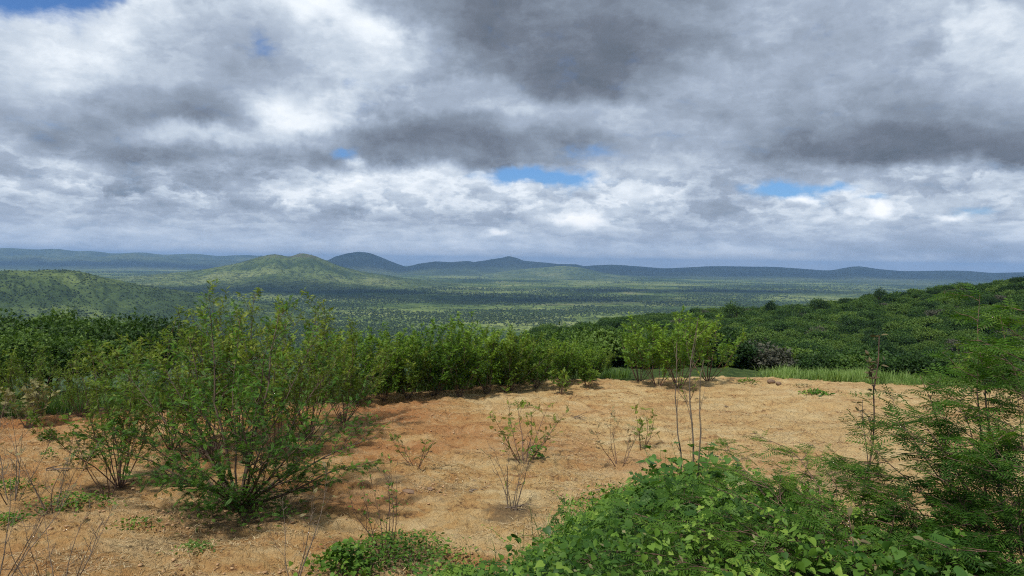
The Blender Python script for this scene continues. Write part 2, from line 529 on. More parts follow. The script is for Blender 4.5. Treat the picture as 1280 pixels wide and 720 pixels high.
# ------------------------------------------------------------------ materials
def new_mat(name):
    m = bpy.data.materials.new(name); m.use_nodes = True
    m.node_tree.nodes.clear()
    gg = G(m.node_tree)
    out = gg.node('ShaderNodeOutputMaterial')
    return m, gg, out

def leaf_mat(name, c0, c1, c2, trans=0.32, rough=0.55, var=0.25):
    """c0 dark, c1 mid, c2 light; tint varies leaf to leaf"""
    m, q, out = new_mat(name)
    at_ = q.node('ShaderNodeAttribute', attribute_name='tint')
    oi = q.node('ShaderNodeObjectInfo')
    t = q.m('ADD', at_.outputs['Fac'], q.m('MULTIPLY', q.m('SUBTRACT', oi.outputs['Random'], 0.5), var))
    ge = q.node('ShaderNodeNewGeometry')
    t = q.m('ADD', t, q.m('MULTIPLY', q.m('SUBTRACT', q.noise(ge.outputs['Position'], 2.2, 2), 0.5), 0.5))
    c = q.ramp(t, [(0.0, c0), (0.5, c1), (1.0, c2)])
    p = q.node('ShaderNodeBsdfPrincipled')
    q.put(p.inputs['Base Color'], c)
    p.inputs['Roughness'].default_value = rough
    p.inputs['Specular IOR Level'].default_value = 0.25
    tr = q.node('ShaderNodeBsdfTranslucent')
    q.put(tr.inputs[0], q.v('MULTIPLY', c, (1.15, 1.25, 0.55)))
    mx = q.node('ShaderNodeMixShader')
    mx.inputs[0].default_value = trans
    q.nt.links.new(p.outputs[0], mx.inputs[1]); q.nt.links.new(tr.outputs[0], mx.inputs[2])
    q.nt.links.new(mx.outputs[0], out.inputs[0])
    return m

def bark_mat(name, c0, c1, sc=14):
    m, q, out = new_mat(name)
    ge = q.node('ShaderNodeNewGeometry')
    n = q.noise(ge.outputs['Position'], sc, 5, 0.6)
    c = q.ramp(n, [(0.3, c0), (0.7, c1)])
    p = q.node('ShaderNodeBsdfPrincipled')
    q.put(p.inputs['Base Color'], c)
    p.inputs['Roughness'].default_value = 0.85
    b = q.node('ShaderNodeBump'); b.inputs['Strength'].default_value = 0.5; b.inputs['Distance'].default_value = 0.01
    q.put(b.inputs['Height'], n)
    q.nt.links.new(b.outputs[0], p.inputs['Normal'])
    q.nt.links.new(p.outputs[0], out.inputs[0])
    return m

M_leaf_hero = leaf_mat('leaf_bright_green', (0.025, 0.075, 0.009), (0.081, 0.184, 0.018), (0.196, 0.299, 0.034))
M_leaf_olive = leaf_mat('leaf_olive', (0.038, 0.082, 0.010), (0.114, 0.186, 0.017), (0.240, 0.288, 0.036))
M_leaf_back = leaf_mat('leaf_back_row', (0.041, 0.103, 0.012), (0.121, 0.229, 0.022), (0.253, 0.362, 0.042))
M_leaf_dark = leaf_mat('leaf_dark_tree', (0.014, 0.040, 0.007), (0.048, 0.100, 0.014), (0.110, 0.185, 0.026), 0.25, var=0.6)
M_leaf_scrub = leaf_mat('leaf_scrub', (0.019, 0.049, 0.010), (0.049, 0.109, 0.017), (0.109, 0.180, 0.029), 0.2, var=0.95)
M_leaf_vine = leaf_mat('leaf_vine', (0.034, 0.092, 0.012), (0.112, 0.215, 0.026), (0.270, 0.380, 0.060), 0.3, var=0.3)
M_leaf_broad = leaf_mat('leaf_broad', (0.024, 0.072, 0.014), (0.070, 0.158, 0.026), (0.150, 0.250, 0.055), 0.3, 0.45, var=0.7)
M_leaf_mim = leaf_mat('leaf_mimosa', (0.024, 0.069, 0.010), (0.069, 0.153, 0.018), (0.157, 0.241, 0.031), 0.35)
M_leaf_dry = leaf_mat('leaf_dry_twig', (0.10, 0.075, 0.045), (0.20, 0.17, 0.08), (0.30, 0.28, 0.13), 0.3)
M_leaf_greyscrub = leaf_mat('leaf_grey_scrub', (0.04, 0.05, 0.035), (0.085, 0.085, 0.06), (0.14, 0.14, 0.09), 0.15)
M_grass = leaf_mat('grass_blade', (0.045, 0.100, 0.020), (0.130, 0.225, 0.045), (0.260, 0.360, 0.110), 0.4)
M_straw = leaf_mat('straw', (0.16, 0.10, 0.055), (0.40, 0.29, 0.15), (0.62, 0.50, 0.30), 0.1)
M_valley = leaf_mat('leaf_valley', (0.034, 0.060, 0.018), (0.068, 0.110, 0.030), (0.115, 0.165, 0.048), 0.1, var=0.8)
M_bark = bark_mat('bark_brown', (0.045, 0.028, 0.018), (0.16, 0.11, 0.075))
M_bark_red = bark_mat('bark_red_brown', (0.055, 0.030, 0.022), (0.19, 0.11, 0.075))
M_twig = bark_mat('dead_twig', (0.07, 0.05, 0.035), (0.24, 0.18, 0.13))
M_rock = bark_mat('rock', (0.085, 0.052, 0.034), (0.25, 0.16, 0.10), 9)
M_clod = bark_mat('clod', (0.22, 0.115, 0.055), (0.52, 0.33, 0.17), 6)

def ground_mat():
    m, q, out = new_mat('sandy_ground')
    ge = q.node('ShaderNodeNewGeometry'); P = ge.outputs['Position']
    veg = q.node('ShaderNodeAttribute', attribute_name='veg').outputs['Fac']
    lit = q.node('ShaderNodeAttribute', attribute_name='litter').outputs['Fac']
    red = q.node('ShaderNodeAttribute', attribute_name='red').outputs['Fac']
    n1 = q.noise(P, 0.35, 5, 0.6); n2 = q.noise(P, 2.3, 6, 0.65); n3 = q.noise(P, 11.0, 6, 0.7); n4 = q.noise(P, 45.0, 4, 0.7)
    Ps = q.v('MULTIPLY', P, (0.55, 1.5, 1.0)); n6 = q.noise(Ps, 1.5, 7, 0.68, dist=0.6)
    c = q.ramp(q.m('ADD', q.m('MULTIPLY', n1, 0.30), q.m('ADD', q.m('MULTIPLY', n2, 0.25), q.m('MULTIPLY', n6, 0.50))), [
        (0.34, (0.350, 0.145, 0.046)), (0.44, (0.460, 0.240, 0.084)), (0.52, (0.580, 0.375, 0.155)), (0.62, (0.700, 0.540, 0.290))])
    c = q.mix(q.m('MULTIPLY', red, 0.80), c, (0.400, 0.150, 0.055))
    c = q.mix(q.ss(q.sep(P)[0], -4.0, 7.0, 0.0, 0.40), c, (0.640, 0.470, 0.240))
    c = q.mix(q.ss(q.sep(P)[0], 2.0, -6.0, 0.0, 0.35), c, (0.480, 0.240, 0.090))
    c = q.mix(q.m('MULTIPLY', q.ss(n3, 0.50, 0.66, 0, 0.6), q.ss(n6, 0.42, 0.58)), c, (0.560, 0.430, 0.240))
    dark = q.m('MULTIPLY', q.ss(n3, 0.52, 0.36), q.ss(n6, 0.52, 0.38))
    c = q.mix(q.m('MULTIPLY', dark, 0.95), c, (0.170, 0.092, 0.048))
    c = q.mix(q.ss(n4, 0.45, 0.30, 0, 0.65), c, (0.170, 0.100, 0.060))
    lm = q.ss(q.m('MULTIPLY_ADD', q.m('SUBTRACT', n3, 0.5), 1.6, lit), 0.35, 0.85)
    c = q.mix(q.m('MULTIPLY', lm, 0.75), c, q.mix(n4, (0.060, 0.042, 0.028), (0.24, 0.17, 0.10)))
    gv = q.mix(q.ss(n2, 0.35, 0.65), (0.030, 0.060, 0.014), (0.085, 0.125, 0.030))
    c = q.mix(q.ss(q.m('MULTIPLY_ADD', q.m('SUBTRACT', n2, 0.5), 0.8, veg), 0.35, 0.6), c, gv)
    p = q.node('ShaderNodeBsdfPrincipled')
    q.put(p.inputs['Base Color'], c)
    p.inputs['Roughness'].default_value = 0.95
    p.inputs['Specular IOR Level'].default_value = 0.15
    b = q.node('ShaderNodeBump'); b.inputs['Strength'].default_value = 1.0; b.inputs['Distance'].default_value = 0.10
    q.put(b.inputs['Height'], q.m('ADD', q.m('MULTIPLY', n3, 1.0), q.m('MULTIPLY', n4, 0.5)))
    q.nt.links.new(b.outputs[0], p.inputs['Normal'])
    q.nt.links.new(p.outputs[0], out.inputs[0])
    return m

def land_mat(name, woods=0.5, bare=0.5, dull=0.0, rockz=None):
    """valley and hills: woodland, scrub and dry fields"""
    m, q, out = new_mat(name)
    ge = q.node('ShaderNodeNewGeometry'); P = ge.outputs['Position']
    n1 = q.noise(P, 0.0011, 5, 0.55); n2 = q.noise(P, 0.0045, 5, 0.6); n3 = q.noise(P, 0.03, 4, 0.65); n0 = q.noise(P, 0.0004, 3, 0.5)
    w = q.m('ADD', q.m('MULTIPLY', n1, 0.6), q.m('MULTIPLY', n2, 0.4))
    c = q.ramp(w, [(0.36, (0.034, 0.062, 0.020)), (0.44, (0.075, 0.115, 0.032)), (0.52, (0.160, 0.210, 0.060)), (0.60, (0.250, 0.285, 0.100))])
    c = q.mix(q.ss(n3, 0.47, 0.58, 0, 0.75), c, (0.030, 0.052, 0.018))
    n5 = q.noise(P, 0.12, 3, 0.6); c = q.mix(q.ss(n5, 0.52, 0.60, 0, 0.55), c, (0.034, 0.058, 0.020))
    f = q.m('MULTIPLY', q.ss(n2, 0.58, 0.68), q.ss(n0, 0.45, 0.60))
    c = q.mix(q.m('MULTIPLY', f, bare), c, (0.34, 0.31, 0.15))
    if rockz:
        z = q.sep(P)[2]
        c = q.mix(q.m('MULTIPLY', q.ss(z, rockz[0], rockz[1]), q.ss(n3, 0.42, 0.56)), c, (0.20, 0.17, 0.12))
    c = q.mix(dull, c, (0.045, 0.060, 0.035))
    p = q.node('ShaderNodeBsdfDiffuse')
    q.put(p.inputs[0], c)
    q.nt.links.new(p.outputs[0], out.inputs[0])
    return m
M_ground = ground_mat()
M_land = land_mat('valley_land')
M_hill = land_mat('hill_scrub', bare=0.15, dull=0.30, rockz=(0, 45))
M_hillb = land_mat('hill_wooded', bare=0.1, dull=0.55)

# ------------------------------------------------------------------ ground sheets
fine_az = np.linspace(R_(-40), R_(40), 540)
coarse = np.linspace(R_(40), R_(320), 36)[1:-1]
AZ = np.concatenate([fine_az, coarse])
EDGE_PX = [(-400, 545), (-60, 528), (0, 521), (100, 517), (200, 512), (440, 506), (480, 492), (560, 488), (640, 482), (700, 474), (760, 467), (900, 466), (1190, 466), (1400, 470)]
_ea, _er = [], []
for (px, py) in EDGE_PX:
    d = ray(px, py); rr = 3.5 / (-d[2]) * math.hypot(d[0], d[1])
    _ea.append(math.atan2(d[0], d[1])); _er.append(rr)
def edge_r(a):
    return np.interp(a, _ea, _er)

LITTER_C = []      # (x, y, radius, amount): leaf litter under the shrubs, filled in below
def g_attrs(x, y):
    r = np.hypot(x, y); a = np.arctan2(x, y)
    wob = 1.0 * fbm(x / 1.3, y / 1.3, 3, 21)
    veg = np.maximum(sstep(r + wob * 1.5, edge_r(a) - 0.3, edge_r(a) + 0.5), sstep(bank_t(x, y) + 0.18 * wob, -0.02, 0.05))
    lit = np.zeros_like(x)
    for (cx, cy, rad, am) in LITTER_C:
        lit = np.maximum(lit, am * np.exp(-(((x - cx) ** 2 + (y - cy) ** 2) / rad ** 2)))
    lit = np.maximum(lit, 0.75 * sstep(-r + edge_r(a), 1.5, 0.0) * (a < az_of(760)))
    red = np.clip(2.6 * fbm(x / 2.6, y / 1.6, 4, 33) + 0.10 - 0.05 * np.clip(x, -4, 6), 0, 1)
    p0 = on_ground(480, 512)
    red = np.maximum(red, np.exp(-(((x - p0[0]) / 1.5) ** 2 + ((y - p0[1]) / 1.2) ** 2)))
    return veg, lit, red

def sheet(name, AZ, RR, hf, mat, attrs=True):
    A, Rr = np.meshgrid(AZ, RR)
    X = Rr * np.sin(A); Y = Rr * np.cos(A)
    Z = hf(X, Y)
    nA, nR = len(AZ), len(RR)
    V = np.stack([X, Y, Z], -1).reshape(-1, 3)
    i = np.arange(nR - 1)[:, None] * nA; j = np.arange(nA)[None, :]; j2 = (j + 1) % nA
    Q = np.stack([i + j, i + nA + j, i + nA + j2, i + j2], -1).reshape(-1, 4)[:, ::-1]
    at_ = None
    if attrs:
        ve, li, re = g_attrs(X.ravel(), Y.ravel())
        at_ = {'veg': ve, 'litter': li, 'red': re}
    Q = Q[:, ::-1]
    me = new_mesh(name, V, Q, None, [mat], None, True, at_)
    return link(name, me)

# ------------------------------------------------------------------ plants: growth
def unit(v):
    return v / (np.linalg.norm(v) + 1e-9)

def grow_stem(rng, p0, d0, length, r0, up=0.15, wig=0.12, seg=8):
    pts = [np.array(p0, float)]; d = unit(np.array(d0, float)); st = length / seg
    for i in range(seg):
        d = unit(d + np.array([0, 0, up / seg * 3]) + rng.normal(0, wig, 3) * 0.6)
        pts.append(pts[-1] + d * st)
    pts = np.array(pts)
    rad = r0 * (1 - 0.82 * np.linspace(0, 1, seg + 1) ** 0.9)
    return pts, rad

def side_dir(rng, tan, ang):
    v = rng.normal(0, 1, 3); v = v - tan * v.dot(tan); v = unit(v)
    return unit(tan * math.cos(ang) + v * math.sin(ang))

def branchlets(rng, acc, pts, rad, n, L, start=0.25, ang=(0.5, 1.1), up=0.2, anchors=None, twigs=4, tl=0.35, flat=0.0, step=0.06, tubek=4, shape=1.0, sub=True):
    """side branches with twigs; every twig carries leaf anchors (pos, tangent)"""
    nseg = len(pts) - 1
    for b in range(n):
        t = start + (1 - start) * (b + rng.random()) / n
        i = min(int(t * nseg), nseg - 1); f = t * nseg - i
        p = pts[i] * (1 - f) + pts[i + 1] * f
        tan = unit(pts[i + 1] - pts[i])
        d = side_dir(rng, tan, rng.uniform(*ang))
        if flat: d[2] *= (1 - flat); d = unit(d)
        l = L * (1.15 - shape * 0.6 * t) * rng.uniform(0.6, 1.2)
        bp, br_ = grow_stem(rng, p, d, l, max(rad[i] * 0.55, 0.003), up, 0.16, 5)
        acc.tube(bp, br_, tubek)
        if sub:
            branchlets(rng, acc, bp, br_, twigs, l * tl / 0.6 * 0.6, 0.2, (0.5, 1.0), up * 0.7, anchors, flat=flat, step=step, tubek=3, shape=0.5, sub=False)
        if anchors is not None:
            m = max(2, int(l / step))
            for k in range(m):
                tt = (0.35 if sub else 0.12) + (1 - (0.35 if sub else 0.12)) * (k + rng.random() * 0.6) / m
                ii = min(int(tt * 5), 4); ff = min(tt * 5 - ii, 1)
                anchors.append((bp[ii] * (1 - ff) + bp[ii + 1] * ff, unit(bp[ii + 1] - bp[ii])))

def leaf_arrays(rng, anchors, droop=0.15, flat=0.0, keep=1.0):
    P = np.array([a[0] for a in anchors]); T = np.array([a[1] for a in anchors])
    if keep < 1:
        k = rng.random(len(P)) < keep; P, T = P[k], T[k]
    n = len(P)
    v = rng.normal(0, 1, (n, 3)); v[:, 2] *= (0.5 - 0.35 * flat)
    ax = T * 0.55 + v * 0.75; ax[:, 2] -= droop
    ax /= np.linalg.norm(ax, axis=1)[:, None]
    up = np.array([0, 0, 1.0])[None] + rng.normal(0, 0.45 * (1 - 0.6 * flat), (n, 3))
    return P, ax, up

def tintv(rng, P, base=0.45, sd=0.16, hgt=0.0, h0=0, h1=1, grp=0.3):
    """leaf colour varies leaf to leaf, branch to branch, and lightens with height"""
    c = fbm(P[:, 0] * 2.3 + P[:, 2] * 1.7, P[:, 1] * 2.3 - P[:, 2] * 1.3, 2, 77)
    return np.clip(base + rng.normal(0, sd, len(P)) + grp * c * 2 + hgt * (np.clip((P[:, 2] - h0) / (h1 - h0), 0, 1) - 0.5), 0, 1)

def shrub_meshes(seed, height=2.2, spread=0.55, stems=8, leaf=0.13, tpl=TP_PIN, matl=M_leaf_back, bark=M_bark, nb=7, keep=1.0,
                 r0=0.018, step=0.07, base=0.45, tw=4, sep=True, lift=0.25, bl=0.42):
    """a vase-shaped shrub: list of stem meshes and one foliage mesh, unit positions around (0,0,0)"""
    rng = np.random.default_rng(seed)
    st = []; anch = []
    for s in range(stems):
        a = 2 * math.pi * (s + rng.random() * 0.7) / stems
        tilt = spread * rng.uniform(0.25, 1.25)
        d = (math.cos(a) * math.sin(tilt), math.sin(a) * math.sin(tilt), math.cos(tilt))
        L = height * rng.uniform(0.82, 1.12) * (1.0 - 0.10 * tilt)
        acc = Acc()
        p, r = grow_stem(rng, (0.05 * math.cos(a), 0.05 * math.sin(a), -0.05), d, L, r0 * rng.uniform(0.7, 1.2), 0.14, 0.13)
        acc.tube(p, r, 5)
        branchlets(rng, acc, p, r, nb, bl * height * 0.5, lift, (0.5, 1.1), 0.25, anch, tw, step=step)
        for k in range(6):
            anch.append((p[-1] - (p[-1] - p[-2]) * rng.random(), unit(p[-1] - p[-2])))
        st.append(acc)
    P, ax, up = leaf_arrays(rng, anch, keep=keep)
    fo = Acc()
    fo.leaves(tpl, P, ax, up, leaf * rng.uniform(0.7, 1.25, len(P)), tintv(rng, P, base, 0.15, 0.35, 0, height))
    sm = [a.mesh('stem', bark, True) for a in st] if sep else None
    if not sep:
        j = Acc()
        for a in st:
            for v, q in zip(a.v, a.q): pass
        for a in st:
            j.add(np.concatenate(a.v), np.concatenate(a.q), None, 0.5)
        sm = [j.mesh('stem', bark, True)]
    return sm, fo.mesh('foliage', matl), len(P)

def make_shrub(name, meshes, loc, rz, sc, label, cat='shrub', group=None):
    t = link(name, None, None, loc, rz, sc)
    tag(t, label, cat, group)
    t.empty_display_size = 0.2
    for m in meshes[0]:
        link('stem', m, t)
    f = link('foliage', meshes[1], t)
    f['kind'] = 'stuff'
    return t

def crown_mesh(name, seed, leaf=0.16, n=1500, lobes=7, rx=1.0, rz=0.75, mat=M_leaf_scrub, tpl=TP_SPRIG, base=0.45, zc=0.75, grp=0.25):
    """a rounded bushy crown: leaf sprigs on several uneven lobes, gaps between"""
    rng = np.random.default_rng(seed)
    P = []; Nn = []
    for l in range(lobes):
        a = rng.random() * 6.283; rr = rng.random() ** 0.5 * 0.62 * rx
        c = np.array([math.cos(a) * rr, math.sin(a) * rr, zc * rng.uniform(0.65, 1.25) * (1 - 0.25 * rr / rx)])
        s = rng.uniform(0.30, 0.58) * rx
        k = n // lobes
        v = rng.normal(0, 1, (k, 3)); v /= np.linalg.norm(v, axis=1)[:, None]
        v[:, 2] = np.where(v[:, 2] < -0.3, -v[:, 2], v[:, 2])
        rad = s * rng.uniform(0.55, 1.08, k) * (1 + 0.25 * np.sin(v[:, 0] * 9 + seed) * np.cos(v[:, 1] * 8))
        P.append(c + v * rad[:, None] * np.array([1, 1, rz])); Nn.append(v)
    P = np.concatenate(P); Nn = np.concatenate(Nn)
    ax = Nn * 0.5 + rng.normal(0, 0.6, P.shape); up = Nn * 0.6 + np.array([0, 0, 0.7]) + rng.normal(0, 0.35, P.shape)
    acc = Acc()
    acc.leaves(tpl, P, ax, up, leaf * rng.uniform(0.6, 1.3, len(P)), tintv(rng, P, base, 0.16, 0.3, 0.2, 1.4, grp))
    return acc.mesh(name, mat)

def gn_scatter(name, pts, idx, rot, scl, protos, mat=None):
    me = bpy.data.meshes.new(name)
    me.vertices.add(len(pts))
    me.vertices.foreach_set('co', np.asarray(pts, np.float32).ravel())
    for nm, arr in (('pick', idx), ('turn', rot), ('grow', scl)):
        a = me.attributes.new(nm, 'INT' if nm == 'pick' else 'FLOAT', 'POINT')
        a.data.foreach_set('value', np.asarray(arr, np.int32 if nm == 'pick' else np.float32))
    me.update()
    o = link(name, me)
    c = bpy.data.collections.new(name + '_kinds')
    for i, pm in enumerate(protos):
        po = bpy.data.objects.new('kind_%02d' % i, pm); c.objects.link(po)
    ng = bpy.data.node_groups.new(name + '_scatter', 'GeometryNodeTree')
    ng.interface.new_socket('Geometry', in_out='INPUT', socket_type='NodeSocketGeometry')
    ng.interface.new_socket('Geometry', in_out='OUTPUT', socket_type='NodeSocketGeometry')
    N = ng.nodes; Lk = ng.links
    gi = N.new('NodeGroupInput'); go = N.new('NodeGroupOutput')
    m2p = N.new('GeometryNodeMeshToPoints')
    iop = N.new('GeometryNodeInstanceOnPoints')
    ci = N.new('GeometryNodeCollectionInfo')
    ci.inputs[0].default_value = c
    ci.inputs['Separate Children'].default_value = True
    ci.inputs['Reset Children'].default_value = True
    iop.inputs['Pick Instance'].default_value = True
    def named(nm, ty):
        n = N.new('GeometryNodeInputNamedAttribute'); n.data_type = ty; n.inputs[0].default_value = nm
        return n.outputs[0]
    Lk.new(gi.outputs[0], iop.inputs['Points'])
    Lk.new(ci.outputs[0], iop.inputs['Instance'])
    Lk.new(named('pick', 'INT'), iop.inputs['Instance Index'])
    cx = N.new('ShaderNodeCombineXYZ'); Lk.new(named('turn', 'FLOAT'), cx.inputs[2])
    Lk.new(cx.outputs[0], iop.inputs['Rotation'])
    cs = N.new('ShaderNodeCombineXYZ'); sg = named('grow', 'FLOAT')
    for k in range(3): Lk.new(sg, cs.inputs[k])
    Lk.new(cs.outputs[0], iop.inputs['Scale'])
    Lk.new(iop.outputs[0], go.inputs[0])
    N.remove(m2p)
    md = o.modifiers.new('scatter', 'NODES'); md.node_group = ng
    tag(o, kind='stuff')
    return o

# ================================================================== the land
# shrub spots first (their litter darkens the ground below them)
HERO = on_ground(298, 634)
BACKROW = [(446, 503, 410), (480, 500, 404), (510, 497, 408), (543, 494, 394), (574, 495, 390), (609, 491, 399), (638, 488, 396), (670, 484, 408), (702, 479, 417), (730, 476, 428), (755, 470, 432)]
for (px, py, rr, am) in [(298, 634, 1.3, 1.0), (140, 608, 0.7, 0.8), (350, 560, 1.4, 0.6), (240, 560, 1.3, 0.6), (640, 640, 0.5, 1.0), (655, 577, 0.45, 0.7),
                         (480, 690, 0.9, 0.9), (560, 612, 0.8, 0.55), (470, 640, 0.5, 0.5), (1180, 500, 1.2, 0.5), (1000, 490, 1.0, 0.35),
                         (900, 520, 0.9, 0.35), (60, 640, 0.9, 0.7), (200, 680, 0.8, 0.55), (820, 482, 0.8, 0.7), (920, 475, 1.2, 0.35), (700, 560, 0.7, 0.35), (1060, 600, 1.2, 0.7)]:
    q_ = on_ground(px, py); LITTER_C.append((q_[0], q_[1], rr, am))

RN = np.concatenate([np.linspace(0.6, 5, 16)[:-1], np.geomspace(5, 26, 370)[:-1], np.geomspace(26, 260, 60)[:-1], np.geomspace(260, 900, 24)])
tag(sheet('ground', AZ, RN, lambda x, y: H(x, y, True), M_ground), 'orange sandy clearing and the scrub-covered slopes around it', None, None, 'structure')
RF = np.concatenate([np.geomspace(900, 14000, 70)[:-1], np.geomspace(14000, 22000, 8)])
tag(sheet('valley_floor', AZ, RF, hplain, M_land, False), 'broad green valley plain patterned with woods and fields', None, None, 'structure')

def hill(name, D, sil, depth, mat, label, base=None, seed=1, rough=0.12, nu=300, nv=61, ridge=1.5):
    """sil = outline points (px, py) of the crest, standing at distance D with real depth"""
    base = PLAIN - 12 if base is None else base
    px = np.linspace(sil[0][0], sil[-1][0], nu)
    sx = [s[0] for s in sil]; sy = [s[1] for s in sil]
    # smooth interpolation of the crest
    py = np.interp(px, sx, sy)
    k = np.hanning(11); k /= k.sum(); py = np.convolve(np.pad(py, 5, 'edge'), k, 'valid')
    zc = np.zeros(nu); A = np.zeros(nu)
    for i in range(nu):
        d = ray(px[i], py[i]); h = math.hypot(d[0], d[1]); zc[i] = 3.5 + d[2] / h * D; A[i] = math.atan2(d[0], d[1])
    v = np.linspace(-1, 1, nv)
    AA, VV = np.meshgrid(A, v); ZC = np.meshgrid(zc, v)[0]
    cross = np.exp(-(np.abs(VV) * ridge) ** 1.5)
    e = np.exp(-ridge ** 1.5); cross = (cross - e) / (1 - e)
    rr = D + VV * depth + depth * 0.10 * fbm(AA * 9, AA * 0, 3, seed)
    X = rr * np.sin(AA); Y = rr * np.cos(AA)
    hgt = np.maximum(ZC - base, 0)
    s = min(D * 0.045, 380)
    nz = np.abs(fbm(X / s, Y / s, 6, seed + 5, 0.6)) * 2.2
    Z = base + hgt * cross * (1 - rough * 5.0 * nz * (1 - 0.93 * cross ** 5)) 
    V = np.stack([X, Y, Z], -1).reshape(-1, 3)
    i = np.arange(nv - 1)[:, None] * nu; j = np.arange(nu - 1)[None, :]
    Q = np.stack([i + j, i + j + 1, i + nu + j + 1, i + nu + j], -1).reshape(-1, 4)
    o = link(name, new_mesh(name, V, Q, None, [mat], None, True))
    tag(o, label, None, None, 'structure')
    return V.reshape(nv, nu, 3)

HILLV = {}
HILLV['left'] = hill('hill', 1750, [(-330, 372), (-200, 352), (-90, 342), (0, 338), (60, 336), (95, 338), (130, 346), (180, 357), (260, 368), (340, 384), (410, 397)], 700, M_hill,
     'low green wooded hill at the left edge, nearest of the hills', seed=3, rough=0.13)
HILLV['main'] = hill('hill', 4200, [(90, 352), (170, 346), (230, 340), (265, 335), (300, 328), (325, 320), (334, 318), (344, 316), (352, 318.5), (362, 321.5), (370, 317.5), (377, 316), (388, 318), (400, 322), (420, 331), (450, 339), (500, 347), (560, 354), (640, 360)], 1500, M_hill,
     'twin-peaked olive green hill left of the middle of the valley', seed=8, rough=0.14)
hill('hill', 8600, [(380, 342), (405, 328), (418, 321), (432, 317), (448, 314.5), (462, 316), (478, 322), (495, 329), (515, 336), (545, 346)], 1900, M_hillb,
     'dark blue rounded hill just right of the twin-peaked hill', seed=12)
hill('hill', 8300, [(470, 342), (500, 335), (525, 329), (545, 326.5), (565, 327.5), (585, 326), (600, 329), (640, 334), (680, 338), (720, 348)], 1900, M_hillb,
     'long low blue-green hill between the dark rounded hill and the small peak', seed=13)
hill('hill', 9200, [(560, 340), (595, 327), (615, 324), (628, 322), (636, 320), (645, 322), (655, 326), (680, 328), (700, 330), (720, 330), (750, 338), (800, 350)], 2200, M_hillb,
     'blue hill with a small sharp peak in the middle of the skyline', seed=14)
hill('hill', 6900, [(560, 350), (600, 344), (640, 338), (680, 334), (705, 332), (725, 334), (755, 341), (800, 347), (860, 352), (920, 356)], 1500, M_hill,
     'green hill with gentle slopes in front of the small peak', seed=15)
hill('ridge', 9600, [(650, 345), (700, 336), (735, 332), (765, 330.5), (800, 333), (830, 335.5), (860, 334), (890, 332.5), (930, 333), (960, 333), (985, 334.5), (1020, 337), (1035, 338.5), (1055, 335), (1070, 332), (1085, 334), (1105, 337), (1130, 339), (1160, 338.5), (1200, 338), (1240, 341), (1290, 340), (1400, 344), (1600, 352)], 3300, M_hillb,
     'long dark blue ridge along the right half of the skyline', seed=16)
hill('ridge', 6600, [(700, 362), (760, 353), (800, 349), (850, 352), (900, 353), (960, 350), (1020, 354), (1100, 352), (1200, 356), (1320, 364)], 1300, M_hillb,
     'low dark foothills in front of the long blue ridge', seed=18)
hill('ridge', 12500, [(-400, 318), (-200, 311), (-60, 309), (-20, 312), (10, 309.5), (45, 312), (70, 310.5), (95, 314), (115, 313), (140, 317), (175, 315), (205, 318.5), (240, 316.5), (275, 320), (305, 318.5), (360, 321), (420, 326)], 3000, M_hillb,
     'faint pale blue range far away at the left edge of the skyline', seed=19)
hill('ridge', 10800, [(-300, 325), (-100, 321), (0, 322), (25, 319), (45, 318.5), (70, 322.5), (100, 320), (120, 321.5), (145, 318.5), (165, 316.5), (185, 321), (215, 321), (240, 324.5), (290, 325), (340, 331)], 2500, M_hillb,
     'low blue hills in front of the faint range at the left', seed=20)

# ------------------------------------------------------------------ air
hb_ = Acc()
x0, x1, y0, y1, z0, z1 = -22500, 22500, -22500, 22500, -170, 165
bv = [(x0, y0, z0), (x1, y0, z0), (x1, y1, z0), (x0, y1, z0), (x0, y0, z1), (x1, y0, z1), (x1, y1, z1), (x0, y1, z1)]
hb_.add(bv, [[0, 3, 2, 1], [4, 5, 6, 7], [0, 1, 5, 4], [1, 2, 6, 5], [2, 3, 7, 6], [3, 0, 4, 7]])
mh = bpy.data.materials.new('haze_air'); mh.use_nodes = True
mh.node_tree.nodes.clear()
gh = G(mh.node_tree)
oh = gh.node('ShaderNodeOutputMaterial'); pv = gh.node('ShaderNodeVolumePrincipled')
pv.inputs['Color'].default_value = (0.34, 0.59, 1.0, 1)
pv.inputs['Density'].default_value = 7.8e-5
pv.inputs['Anisotropy'].default_value = 0.0
gh.nt.links.new(pv.outputs[0], oh.inputs['Volume'])
ho = link('haze', hb_.mesh('haze', mh))
tag(ho, 'thin blue haze over the valley', kind='stuff')

